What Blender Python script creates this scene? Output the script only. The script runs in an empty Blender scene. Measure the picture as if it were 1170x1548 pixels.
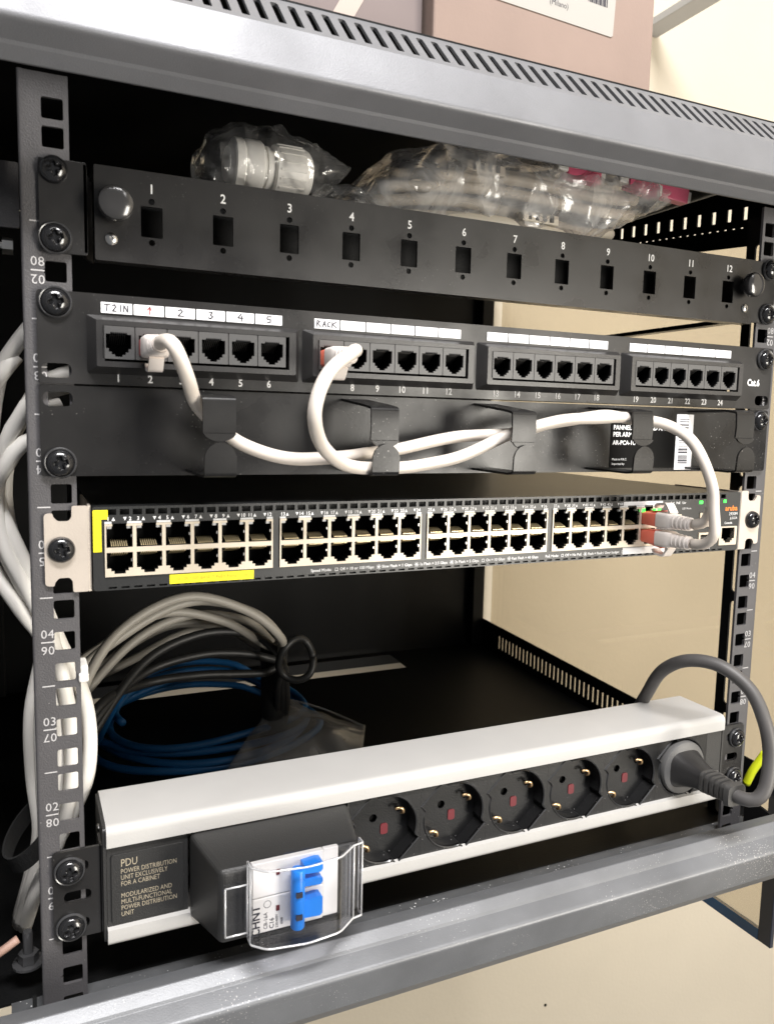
import bpy, math, random
from mathutils import Matrix, Vector, noise
from mathutils.geometry import tessellate_polygon
S = 0.001                                   # everything below is written in millimetres
random.seed(7)
scene = bpy.context.scene
COL = scene.collection
R = math.radians

# ------------------------------------------------------------------ camera, world, lamps, exposure
cam_d = bpy.data.cameras.new('camera'); cam = bpy.data.objects.new('camera', cam_d); COL.objects.link(cam)
cam_d.sensor_fit = 'HORIZONTAL'; cam_d.sensor_width = 36.0; cam_d.lens = 1202.384 / 1170 * 36.0
cam_d.clip_start = 0.02; cam_d.clip_end = 50
rt = Vector((0.90876122, -0.41675153, 0.0217074)); dn = Vector((-0.02732103, -0.11131962, -0.99340903)); fw = Vector((0.4164212, 0.90217853, -0.11254903))
cm = Matrix((( rt.x, -dn.x, -fw.x, -0.24989), (rt.y, -dn.y, -fw.y, -0.413855), (rt.z, -dn.z, -fw.z, 0.26667), (0, 0, 0, 1)))
cam.matrix_world = cm
cam_d.dof.use_dof = True; cam_d.dof.focus_distance = 0.52; cam_d.dof.aperture_fstop = 22.0
scene.camera = cam

world = bpy.data.worlds.new('World'); scene.world = world; world.use_nodes = True
bg = world.node_tree.nodes['Background']; bg.inputs[0].default_value = (0.92, 0.95, 1.0, 1); bg.inputs[1].default_value = 0.18

def area_lamp(name, loc, target, sx, sy, power, col):
    d = bpy.data.lights.new(name, 'AREA'); d.shape = 'RECTANGLE'; d.size = sx; d.size_y = sy; d.energy = power; d.color = col
    o = bpy.data.objects.new(name, d); COL.objects.link(o); o.location = loc
    o.rotation_euler = (Vector(target) - Vector(loc)).to_track_quat('-Z', 'Y').to_euler()
    return o
area_lamp('ceiling_lamp', (-0.15, -1.15, 1.95), (-0.05, 0.1, 0.2), 1.2, 0.3, 72, (1.0, 0.98, 0.97))
area_lamp('ceiling_lamp_far', (1.6, -1.9, 2.0), (0.9, 0.3, -0.4), 1.3, 0.6, 24, (1.0, 0.98, 0.97))
area_lamp('low_right_light', (1.05, -1.6, 0.05), (0.05, 0.0, 0.30), 0.7, 1.0, 44, (1.0, 0.95, 0.86))  # area light added low at the right front; the doorway is invented

vs = scene.view_settings
vs.view_transform = 'Standard'; vs.look = 'None'; vs.exposure = 0.30; vs.gamma = 1.0; vs.use_curve_mapping = False
scene.render.resolution_x = 773; scene.render.resolution_y = 1024

# ------------------------------------------------------------------ materials
MT = {}
def mat(name, col, rough=0.5, metal=0.0, bump=0.0, bscale=900.0, specks=0.0, speck_col=(0.5, 0.5, 0.5), sscale=420.0,
        mottle=0.0, mscale=40.0, coat=0.0, emit=None, spec=0.5, rvar=0.0, scratches=0.0):
    m = bpy.data.materials.new(name); m.use_nodes = True; nt = m.node_tree; N = nt.nodes; L = nt.links
    b = N['Principled BSDF']
    b.inputs['Roughness'].default_value = rough; b.inputs['Metallic'].default_value = metal
    b.inputs['Specular IOR Level'].default_value = spec
    if coat: b.inputs['Coat Weight'].default_value = coat; b.inputs['Coat Roughness'].default_value = 0.15
    tc = N.new('ShaderNodeTexCoord')
    colsock = None
    rgb = N.new('ShaderNodeRGB'); rgb.outputs[0].default_value = (*col, 1); colsock = rgb.outputs[0]
    if mottle:
        n = N.new('ShaderNodeTexNoise'); n.inputs['Scale'].default_value = mscale; n.inputs['Detail'].default_value = 5
        L.new(tc.outputs['Object'], n.inputs['Vector'])
        mr = N.new('ShaderNodeMapRange'); mr.inputs[1].default_value = 0.3; mr.inputs[2].default_value = 0.7
        mr.inputs[3].default_value = 1 - mottle; mr.inputs[4].default_value = 1 + mottle
        L.new(n.outputs[0], mr.inputs[0])
        mx = N.new('ShaderNodeVectorMath'); mx.operation = 'SCALE'
        L.new(colsock, mx.inputs[0]); L.new(mr.outputs[0], mx.inputs['Scale']); colsock = mx.outputs[0]
    if rvar:
        n = N.new('ShaderNodeTexNoise'); n.inputs['Scale'].default_value = 28; n.inputs['Detail'].default_value = 6
        L.new(tc.outputs['Object'], n.inputs['Vector'])
        mr = N.new('ShaderNodeMapRange'); mr.inputs[1].default_value = 0.3; mr.inputs[2].default_value = 0.7
        mr.inputs[3].default_value = max(rough - rvar, 0.03); mr.inputs[4].default_value = rough + rvar
        L.new(n.outputs[0], mr.inputs[0]); L.new(mr.outputs[0], b.inputs['Roughness'])
    if specks:
        v = N.new('ShaderNodeTexVoronoi'); v.inputs['Scale'].default_value = sscale
        L.new(tc.outputs['Object'], v.inputs['Vector'])
        # only some cells carry a speck, of varying size
        sep = N.new('ShaderNodeSeparateColor'); L.new(v.outputs['Color'], sep.inputs[0])
        big = N.new('ShaderNodeTexNoise'); big.inputs['Scale'].default_value = 22; L.new(tc.outputs['Object'], big.inputs['Vector'])
        thr = N.new('ShaderNodeMapRange'); thr.inputs[1].default_value = 0.35; thr.inputs[2].default_value = 0.75
        thr.inputs[3].default_value = 0.0; thr.inputs[4].default_value = 0.34 * specks
        L.new(big.outputs[0], thr.inputs[0])
        siz = N.new('ShaderNodeMath'); siz.operation = 'MULTIPLY'; L.new(sep.outputs[0], siz.inputs[0]); L.new(thr.outputs[0], siz.inputs[1])
        lt = N.new('ShaderNodeMath'); lt.operation = 'LESS_THAN'; L.new(v.outputs['Distance'], lt.inputs[0]); L.new(siz.outputs[0], lt.inputs[1])
        mx = N.new('ShaderNodeMix'); mx.data_type = 'RGBA'
        L.new(lt.outputs[0], mx.inputs[0]); L.new(colsock, mx.inputs[6]); mx.inputs[7].default_value = (*speck_col, 1); colsock = mx.outputs[2]
    if scratches:
        mp = N.new('ShaderNodeMapping'); mp.inputs['Scale'].default_value = (6, 30, 240); mp.inputs['Rotation'].default_value = (0.4, 0.5, 0.2)
        L.new(tc.outputs['Object'], mp.inputs[0])
        n = N.new('ShaderNodeTexNoise'); n.inputs['Scale'].default_value = 1.6; n.inputs['Detail'].default_value = 3; L.new(mp.outputs[0], n.inputs['Vector'])
        mr = N.new('ShaderNodeMapRange'); mr.inputs[1].default_value = 0.66; mr.inputs[2].default_value = 0.74; mr.inputs[4].default_value = scratches
        L.new(n.outputs[0], mr.inputs[0])
        mx = N.new('ShaderNodeMix'); mx.data_type = 'RGBA'
        L.new(mr.outputs[0], mx.inputs[0]); L.new(colsock, mx.inputs[6]); mx.inputs[7].default_value = (*speck_col, 1); colsock = mx.outputs[2]
    L.new(colsock, b.inputs['Base Color'])
    if bump:
        n = N.new('ShaderNodeTexNoise'); n.inputs['Scale'].default_value = bscale; n.inputs['Detail'].default_value = 3
        L.new(tc.outputs['Object'], n.inputs['Vector'])
        bp = N.new('ShaderNodeBump'); bp.inputs['Strength'].default_value = bump; bp.inputs['Distance'].default_value = 0.0006
        L.new(n.outputs[0], bp.inputs['Height']); L.new(bp.outputs[0], b.inputs['Normal'])
    if emit:
        b.inputs['Emission Color'].default_value = (*emit[0], 1); b.inputs['Emission Strength'].default_value = emit[1]
    MT[name] = m
    return m
def clear(name, tint, haze=0.0, gloss=0.08, rough=0.06, hcol=(0.9, 0.9, 0.9), wrinkle=0.0, wscale=60):
    """thin clear sheet: straight-through transmission, a mirror coat that grows at grazing angles, a little milky haze"""
    m = bpy.data.materials.new(name); m.use_nodes = True; nt = m.node_tree; N = nt.nodes; L = nt.links
    for n in list(N): N.remove(n)
    out = N.new('ShaderNodeOutputMaterial'); tr = N.new('ShaderNodeBsdfTransparent'); tr.inputs[0].default_value = (*tint, 1)
    gl = N.new('ShaderNodeBsdfGlossy'); gl.inputs['Roughness'].default_value = rough; gl.inputs[0].default_value = (1, 1, 1, 1)
    df = N.new('ShaderNodeBsdfDiffuse'); df.inputs[0].default_value = (*hcol, 1)
    fr = N.new('ShaderNodeLayerWeight'); fr.inputs[0].default_value = 0.12
    mr = N.new('ShaderNodeMapRange'); mr.inputs[3].default_value = gloss; mr.inputs[4].default_value = 0.75; L.new(fr.outputs['Fresnel'], mr.inputs[0])
    m1 = N.new('ShaderNodeMixShader'); m1.inputs[0].default_value = haze; L.new(tr.outputs[0], m1.inputs[1]); L.new(df.outputs[0], m1.inputs[2])
    m2 = N.new('ShaderNodeMixShader'); L.new(mr.outputs[0], m2.inputs[0]); L.new(m1.outputs[0], m2.inputs[1]); L.new(gl.outputs[0], m2.inputs[2])
    if wrinkle:
        tc = N.new('ShaderNodeTexCoord'); n = N.new('ShaderNodeTexNoise'); n.inputs['Scale'].default_value = wscale; n.inputs['Detail'].default_value = 4
        n.inputs['Distortion'].default_value = 1.2
        L.new(tc.outputs['Object'], n.inputs['Vector'])
        bp = N.new('ShaderNodeBump'); bp.inputs['Strength'].default_value = wrinkle; bp.inputs['Distance'].default_value = 0.004
        L.new(n.outputs[0], bp.inputs['Height'])
        L.new(bp.outputs[0], gl.inputs['Normal']); L.new(bp.outputs[0], fr.inputs['Normal'])
        if haze:
            h = N.new('ShaderNodeMapRange'); h.inputs[1].default_value = 0.3; h.inputs[2].default_value = 0.75; h.inputs[3].default_value = haze * 0.3; h.inputs[4].default_value = haze * 1.9
            L.new(n.outputs[0], h.inputs[0]); L.new(h.outputs[0], m1.inputs[0])
    L.new(m2.outputs[0], out.inputs[0])
    MT[name] = m
    return m

mat('wall_paint', (0.57, 0.51, 0.41), 0.85, bump=0.5, bscale=180, mottle=0.05, mscale=4)
mat('frame_grey', (0.175, 0.178, 0.19), 0.48, metal=0.25, bump=0.2, bscale=1500, mottle=0.08, mscale=30, rvar=0.06)
mat('frame_dusty', (0.17, 0.175, 0.185), 0.42, metal=0.25, bump=0.18, bscale=1500, mottle=0.14, mscale=26, specks=1.3, speck_col=(0.42, 0.41, 0.40), sscale=760, scratches=0.14)
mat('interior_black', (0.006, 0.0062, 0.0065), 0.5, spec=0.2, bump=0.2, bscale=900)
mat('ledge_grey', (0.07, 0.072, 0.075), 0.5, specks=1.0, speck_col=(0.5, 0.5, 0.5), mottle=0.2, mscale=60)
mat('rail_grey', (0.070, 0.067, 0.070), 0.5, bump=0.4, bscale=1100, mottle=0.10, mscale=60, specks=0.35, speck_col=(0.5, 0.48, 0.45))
mat('panel_black', (0.016, 0.0152, 0.015), 0.33, spec=0.42, bump=0.04, bscale=700, specks=0.5, speck_col=(0.16, 0.155, 0.15), sscale=620, mottle=0.25, mscale=18, rvar=0.12)
mat('gloss_black', (0.013, 0.0125, 0.0125), 0.30, spec=0.30, bump=0.03, bscale=500, specks=0.75, speck_col=(0.22, 0.21, 0.20), sscale=560, mottle=0.25, mscale=18, rvar=0.10)
mat('plastic_black', (0.027, 0.026, 0.026), 0.34, bump=0.1, bscale=900, mottle=0.1, rvar=0.05)
mat('knob_grey', (0.035, 0.034, 0.034), 0.16, spec=0.7)
mat('plastic_dark', (0.024, 0.0235, 0.023), 0.44, bump=0.35, bscale=1400, specks=0.4, speck_col=(0.25, 0.25, 0.25))
mat('jack_grey', (0.075, 0.074, 0.074), 0.42, bump=0.1, bscale=800)
mat('cavity_black', (0.003, 0.003, 0.003), 0.6, spec=0.1)
mat('contact_gold', (0.85, 0.70, 0.42), 0.3, metal=0.7)
mat('contact_dark', (0.12, 0.115, 0.11), 0.35, metal=0.6)
mat('print_white', (0.80, 0.80, 0.80), 0.6)
mat('print_grey', (0.46, 0.45, 0.45), 0.6)
mat('print_tan', (0.40, 0.345, 0.25), 0.6)
mat('print_orange', (0.85, 0.24, 0.03), 0.6)
mat('paper_white', (0.80, 0.80, 0.82), 0.75, mottle=0.03, mscale=80)
mat('ink', (0.02, 0.018, 0.03), 0.6)
mat('ink_red', (0.35, 0.08, 0.08), 0.6)
mat('screw_black', (0.012, 0.012, 0.013), 0.16, rvar=0.05, spec=0.7)
mat('washer_dark', (0.05, 0.05, 0.052), 0.2, spec=0.7)
mat('steel', (0.55, 0.54, 0.52), 0.28, metal=1.0, rvar=0.06)
mat('zinc', (0.52, 0.46, 0.40), 0.45, metal=0.4, mottle=0.06, mscale=50, bump=0.1)
mat('switch_black', (0.016, 0.0165, 0.017), 0.38, bump=0.1, bscale=900, mottle=0.1)
mat('port_cream', (0.58, 0.51, 0.41), 0.42, metal=0.2, mottle=0.05, mscale=60)
mat('tape_yellow', (0.82, 0.73, 0.01), 0.5, mottle=0.03)
mat('tape_print', (0.42, 0.35, 0.02), 0.6)
mat('led_green', (0.02, 0.5, 0.03), 0.4, emit=((0.05, 1.0, 0.08), 2.2))
mat('led_glow', (0.02, 0.16, 0.03), 0.4, emit=((0.05, 1.0, 0.08), 0.10))
mat('light_pipe', (0.62, 0.62, 0.62), 0.35)
mat('cable_white', (0.74, 0.67, 0.60), 0.42, mottle=0.04, mscale=60, bump=0.04, bscale=300, coat=0.1)
mat('boot_white', (0.86, 0.79, 0.74), 0.36, mottle=0.02)
mat('plug_coral', (0.88, 0.20, 0.13), 0.38)
mat('plug_red', (0.36, 0.05, 0.05), 0.35)
mat('cable_grey', (0.31, 0.29, 0.255), 0.5, mottle=0.05)
mat('cable_ivory', (0.84, 0.81, 0.76), 0.45, mottle=0.05, mscale=30)
mat('cable_black', (0.015, 0.015, 0.015), 0.5)
mat('cable_blue', (0.012, 0.11, 0.30), 0.42)
mat('velcro', (0.012, 0.012, 0.012), 0.8, bump=0.6, bscale=1500)
mat('aluminium_white', (0.45, 0.44, 0.425), 0.46, bump=0.08, bscale=900, mottle=0.03, mscale=30, rvar=0.05)
mat('aluminium_raw', (0.74, 0.72, 0.68), 0.45, metal=0.1)
mat('socket_black', (0.011, 0.011, 0.0115), 0.34, spec=0.4, bump=0.2, bscale=1200, specks=0.7, speck_col=(0.24, 0.23, 0.23), sscale=380)
mat('shutter_red', (0.12, 0.008, 0.014), 0.4)
mat('brass', (0.80, 0.55, 0.30), 0.3, metal=0.85)
mat('breaker_white', (0.78, 0.76, 0.73), 0.45)
mat('breaker_blue', (0.012, 0.22, 0.78), 0.35)
mat('plug_grey', (0.12, 0.118, 0.116), 0.45, bump=0.1)  # light reflected by the plug's disc is put into this grey
mat('cord_grey', (0.085, 0.08, 0.078), 0.5, mottle=0.12, mscale=60)
mat('carton', (0.255, 0.188, 0.158), 0.85, mottle=0.04, mscale=25, bump=0.2, bscale=300)
mat('carton_dark', (0.19, 0.155, 0.15), 0.85, mottle=0.05, mscale=25)
mat('carton_tape', (0.42, 0.35, 0.31), 0.4)
mat('label_paper', (0.36, 0.345, 0.32), 0.8)
mat('rim_black', (0.035, 0.035, 0.036), 0.22, spec=0.7)  # lighter than the sockets, so the rim's highlight is partly painted in
mat('relief_grey', (0.06, 0.058, 0.056), 0.4)
mat('gland_white', (0.78, 0.76, 0.72), 0.45)
mat('sleeve_cream', (0.66, 0.60, 0.50), 0.5, mottle=0.05)
mat('connector_pink', (0.75, 0.13, 0.23), 0.4)
mat('lug_yellow', (0.72, 0.80, 0.02), 0.4)
mat('lug_green', (0.05, 0.35, 0.04), 0.4)
mat('wire_pink', (0.38, 0.24, 0.19), 0.5)
mat('glass_blue', (0.012, 0.085, 0.20), 0.15)
mat('glass_frame', (0.018, 0.022, 0.035), 0.3)
mat('trunking_grey', (0.42, 0.42, 0.42), 0.6)
clear('door_glass', (0.83, 0.80, 0.74), 0.0, gloss=0.04, rough=0.01)
clear('acrylic', (0.96, 0.96, 0.97), 0.0, gloss=0.03, rough=0.05)
clear('bag_film', (0.97, 0.97, 0.97), 0.06, gloss=0.05, rough=0.12, wrinkle=0.35, wscale=70)
clear('bag_film_milky', (0.95, 0.93, 0.92), 0.30, gloss=0.05, rough=0.2, wrinkle=0.4, wscale=50)
clear('edge_highlight', (0.9, 0.9, 0.92), 0.45, gloss=0.2, rough=0.1)  # milky haze paints the bright edges of the clear cover
clear('zip_film', (0.86, 0.87, 0.88), 0.15, gloss=0.06, rough=0.2, wrinkle=0.3, wscale=18)

# ------------------------------------------------------------------ mesh helpers
def fillet(path, radii, n=4, closed=False):
    """round the corners of a 2-D path"""
    out = []; N = len(path)
    for i, p in enumerate(path):
        r = radii[i] if isinstance(radii, (list, tuple)) else radii
        if r <= 0 or (not closed and i in (0, N - 1)): out.append(tuple(p)); continue
        p = Vector(p); a = Vector(path[i - 1]); b = Vector(path[(i + 1) % N])
        u = (a - p); v = (b - p); la, lb = u.length, v.length; u.normalize(); v.normalize()
        ang = u.angle(v); t = min(r / math.tan(ang / 2), la * 0.49, lb * 0.49)
        s, e = p + u * t, p + v * t
        for k in range(n + 1):
            q = k / n; w = s * (1 - q) ** 2 + p * 2 * q * (1 - q) + e * q * q
            out.append((w.x, w.y))
    return out
def rect(u0, u1, v0, v1, r=0, n=3):
    p = [(u0, v0), (u1, v0), (u1, v1), (u0, v1)]
    return fillet(p, r, n, True) if r else p
def circ(cu, cv, r, n=16): return [(cu + r * math.cos(2 * math.pi * k / n), cv + r * math.sin(2 * math.pi * k / n)) for k in range(n)]
FRONT = lambda u, v, d: (u, d, v)          # (X, Z) drawn on a plane facing the room, d = Y
SIDE = lambda u, v, d: (d, u, v)           # (Y, Z) drawn on a side, d = X
FLAT = lambda u, v, d: (u, v, d)           # (X, Y), d = Z

_txt = {}
def text2d(s, size, ax='CENTER', bold=0.0, space=1.0):
    key = (s, size, ax, bold, space)
    if key in _txt: return _txt[key]
    c = bpy.data.curves.new('t', 'FONT'); c.body = s; c.size = size; c.align_x = ax; c.align_y = 'CENTER'; c.resolution_u = 2; c.offset = bold; c.space_character = space
    o = bpy.data.objects.new('t', c); COL.objects.link(o)
    me = bpy.data.meshes.new_from_object(o)
    res = ([(v.co.x, v.co.y) for v in me.vertices], [tuple(p.vertices) for p in me.polygons])
    bpy.data.objects.remove(o); bpy.data.curves.remove(c); bpy.data.meshes.remove(me)
    _txt[key] = res
    return res

class MB:
    def __init__(s): s.v = []; s.f = []
    def add(s, vs, fs):
        b = len(s.v); s.v += [tuple(p) for p in vs]; s.f += [tuple(i + b for i in f) for f in fs]; return s
    def box(s, x0, x1, y0, y1, z0, z1):
        v = [(x, y, z) for z in (z0, z1) for y in (y0, y1) for x in (x0, x1)]
        return s.add(v, [(0, 2, 3, 1), (4, 5, 7, 6), (0, 1, 5, 4), (2, 6, 7, 3), (0, 4, 6, 2), (1, 3, 7, 5)])
    def hexa(s, a, b):
        """two quads (4 points each) joined"""
        return s.add(list(a) + list(b), [(3, 2, 1, 0), (4, 5, 6, 7)] + [(i, (i + 1) % 4, 4 + (i + 1) % 4, 4 + i) for i in range(4)])
    def plate(s, outer, holes, mp, d0, d1, close=True):
        loops = [outer] + list(holes); pts = [p for l in loops for p in l]; n = len(pts)
        tris = tessellate_polygon([[Vector((p[0], p[1], 0)) for p in l] for l in loops])
        v = [mp(p[0], p[1], d0) for p in pts] + [mp(p[0], p[1], d1) for p in pts]
        f = [tuple(t) for t in tris] + ([tuple(i + n for i in reversed(t)) for t in tris] if close else [])
        k = 0
        for l in loops:
            m = len(l)
            for i in range(m):
                a, b = k + i, k + (i + 1) % m
                f.append((a, b, b + n, a + n))
            k += m
        return s.add(v, f)
    def wall(s, loop, mp, d0, d1):
        n = len(loop)
        return s.add([mp(*p, d0) for p in loop] + [mp(*p, d1) for p in loop], [(i, (i + 1) % n, n + (i + 1) % n, n + i) for i in range(n)])
    def sheet(s, path, t, mp, d0, d1):
        """thin bent sheet: 2-D path with thickness t, extruded d0..d1"""
        P = [Vector(p) for p in path]; off = []
        for i, p in enumerate(P):
            d = (P[min(i + 1, len(P) - 1)] - P[max(i - 1, 0)]).normalized(); off.append(p + Vector((-d.y, d.x)) * t)
        loop = P + off[::-1]; n = len(loop); m = len(P)
        v = [mp(p.x, p.y, d0) for p in loop] + [mp(p.x, p.y, d1) for p in loop]
        f = [(i, (i + 1) % n, n + (i + 1) % n, n + i) for i in range(n)]
        for i in range(m - 1):
            q = (i, i + 1, n - 2 - i, n - 1 - i); f.append(q[::-1]); f.append(tuple(k + n for k in q))
        return s.add(v, f)
    def tube(s, pts, r, n=10, caps=True):
        P = [Vector(p) for p in pts]; rr = r if isinstance(r, (list, tuple)) else [r] * len(P)
        T = [(P[min(i + 1, len(P) - 1)] - P[max(i - 1, 0)]).normalized() for i in range(len(P))]
        a = Vector((0, 0, 1)) if abs(T[0].z) < 0.9 else Vector((1, 0, 0)); u = (a - T[0] * a.dot(T[0])).normalized()
        v = []; f = []
        for i, p in enumerate(P):
            u = (u - T[i] * u.dot(T[i])).normalized(); w = T[i].cross(u)
            v += [p + (u * math.cos(2 * math.pi * k / n) + w * math.sin(2 * math.pi * k / n)) * rr[i] for k in range(n)]
        for i in range(len(P) - 1):
            for k in range(n): f.append((i * n + k, i * n + (k + 1) % n, (i + 1) * n + (k + 1) % n, (i + 1) * n + k))
        if caps: f.append(tuple(range(n))[::-1]); f.append(tuple((len(P) - 1) * n + k for k in range(n)))
        return s.add(v, f)
    def lathe(s, prof, o, ax, n=24):
        """prof = [(radius, height)], turned about ax through o"""
        ax = Vector(ax).normalized(); a = Vector((0, 0, 1)) if abs(ax.z) < 0.9 else Vector((1, 0, 0)); u = (a - ax * a.dot(ax)).normalized(); w = ax.cross(u); o = Vector(o)
        v = []; f = []
        for r, h in prof: v += [o + ax * h + (u * math.cos(2 * math.pi * k / n) + w * math.sin(2 * math.pi * k / n)) * r for k in range(n)]
        for i in range(len(prof) - 1):
            for k in range(n): f.append((i * n + k, i * n + (k + 1) % n, (i + 1) * n + (k + 1) % n, (i + 1) * n + k))
        f.append(tuple(range(n))[::-1]); f.append(tuple((len(prof) - 1) * n + k for k in range(n)))
        return s.add(v, f)
    def text(s, st, size, u, v, d, mp=FRONT, ax='CENTER', rot=0, bold=0.0, sx=1.0, space=1.0):
        V, F = text2d(st, size, ax, bold, space); c, q = math.cos(rot), math.sin(rot)
        return s.add([mp(u + (x * sx * c - y * q), v + (x * sx * q + y * c), d) for x, y in V], F)
    def flat(s, poly, mp, d):
        n = len(poly)
        return s.add([mp(*p, d) for p in poly], [tuple(range(n))])
    def stroke(s, pts, w, mp, d):
        for a, b in zip(pts[:-1], pts[1:]):
            a, b = Vector(a), Vector(b); t = (b - a).normalized(); nn = Vector((-t.y, t.x)) * w / 2; e = t * w * 0.3
            s.flat([tuple(a - e + nn), tuple(b + e + nn), tuple(b + e - nn), tuple(a - e - nn)], mp, d)
        return s
    def mesh(s, name, m, smooth=False):
        me = bpy.data.meshes.new(name); me.from_pydata([(x * S, y * S, z * S) for x, y, z in s.v], [], s.f); me.materials.append(MT[m] if isinstance(m, str) else m)
        import bmesh
        bm = bmesh.new(); bm.from_mesh(me); bmesh.ops.recalc_face_normals(bm, faces=bm.faces); bm.to_mesh(me); bm.free()
        if smooth:
            me.polygons.foreach_set('use_smooth', [True] * len(me.polygons))
            if smooth != 2: me.set_sharp_from_angle(angle=R(38))
        return me
    def build(s, name, m, parent=None, smooth=False, bevel=0, seg=2):
        o = bpy.data.objects.new(name, s.mesh(name, m, smooth)); COL.objects.link(o)
        if parent: attach(o, parent)
        if bevel:
            b = o.modifiers.new('edge', 'BEVEL'); b.width = bevel * S; b.segments = seg; b.limit_method = 'ANGLE'; b.angle_limit = R(35)
        return o
WORLD = {}
def attach(o, parent):
    o.parent = parent; o.matrix_parent_inverse = Matrix.Translation(-WORLD.get(parent.name, Vector((0, 0, 0))))
def inst(me, name, loc, parent=None):
    o = bpy.data.objects.new(name, me); COL.objects.link(o); o.location = Vector(loc) * S; WORLD[o.name] = Vector(loc) * S
    if parent: attach(o, parent)
    return o
def tag(o, label, cat, group=None):
    o['label'] = label; o['category'] = cat
    if group: o['group'] = group
    return o
def thing(name, loc, label, cat, group=None):
    o = bpy.data.objects.new(name, None); COL.objects.link(o); o.location = Vector(loc) * S; o.empty_display_size = 0.02
    WORLD[o.name] = o.location.copy()
    return tag(o, label, cat, group)
def structure(o): o['kind'] = 'structure'; return o
def spline(pts, step=4.0):
    """Catmull-Rom through points"""
    P = [Vector(p) for p in pts]; P = [P[0] * 2 - P[1]] + P + [P[-1] * 2 - P[-2]]; out = []
    for i in range(1, len(P) - 2):
        p0, p1, p2, p3 = P[i - 1:i + 3]; n = max(2, int((p2 - p1).length / step))
        for k in range(n):
            t = k / n
            out.append(0.5 * ((2 * p1) + (p2 - p0) * t + (2 * p0 - 5 * p1 + 4 * p2 - p3) * t * t + (3 * p1 - p0 - 3 * p2 + p3) * t ** 3))
    out.append(P[-2]); return out

U = 44.45
def zc(n): return (n - 0.5) * U
PI = math.pi

# ================================================================== THE SETTING
wb = structure(MB().box(-1400, 1150, 468, 500, -1400, 2200).build('wall_back', 'wall_paint'))
MB().lathe([(2.2, 0), (2.2, 1.0), (1.2, 1.2)], (432, 468, -585), (0, -1, 0), 10).build('nail_hole', 'cavity_black', wb)
wr = structure(MB().box(1150, 1190, -2200, 500, -1400, 2200).build('wall_right', 'wall_paint'))
tag(MB().box(510, 540, -300, 467.6, 786, 796).build('cable_tray', 'trunking_grey', None, bevel=1.0),
    'grey cable tray above and to the right of the cardboard boxes', 'cable tray')

# ================================================================== THE CABINET
cab = thing('wall_cabinet', (0, 200, -60), 'dark grey wall mounted network cabinet, open front with rails and slotted top edge', 'cabinet')
XB = 300
def bar_path(sg):
    # (Y, Z) from the inner lip forward to the outer chamfer; sg=+1 top, -1 bottom
    z = lambda q: 198.3 + sg * q
    p = [(-24, z(216)), (-40, z(210.2)), (-45.2, z(214.6)), (-46.2, z(216.0)), (-56.5, z(220.9)), (-50.5, z(242.6))]
    return fillet(p, [0, 1.2, 0.8, 0.8, 3.0, 0], 5)
tb = MB().sheet(bar_path(1)[::-1], 1.6, lambda u, v, d: (d, u, v), -XB, XB).build('top_front_bar', 'frame_grey', cab, smooth=True)
bb = MB().sheet(bar_path(-1), 1.6, lambda u, v, d: (d, u, v), -XB, XB).build('bottom_front_bar', 'frame_dusty', cab, smooth=True)
# 45 degree slotted strip that closes the top bar
q2 = math.sqrt(0.5)
CH = lambda u, v, d: (u, -50.5 + v * q2 + d * q2, 240.9 + 198.3 - 198.3 + 0 + 0 + v * q2 - d * q2 + 0)
CH = lambda u, v, d: (u, -50.3 + v * q2 + d * q2, 440.9 + v * q2 - d * q2)
slots = []
x = -44.7 - 8.42 * 29
while x < 290:
    slots.append([(x - 1.7 + 0, 4.5), (x + 1.7, 4.5), (x + 1.9, 5.4), (x + 1.9, 25.6), (x + 1.2, 26.8), (x - 1.2, 26.8), (x - 1.9, 25.6), (x - 1.9, 5.4)])
    x += 8.42
MB().plate(rect(-XB, XB, 0, 31.5), slots, CH, 0, 1.6).build('slotted_strip', 'frame_grey', cab)
MB().plate(rect(-XB, XB, 0, 31.5), [], lambda u, v, d: (u, -50.3 + v * q2 + d * q2, -44.3 - v * q2 + d * q2), 0, 1.6).build('lower_chamfer', 'frame_grey', cab)
MB().box(-XB, XB, -28, 460, 462.6, 464.2).build('roof_panel', 'interior_black', cab)
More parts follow.
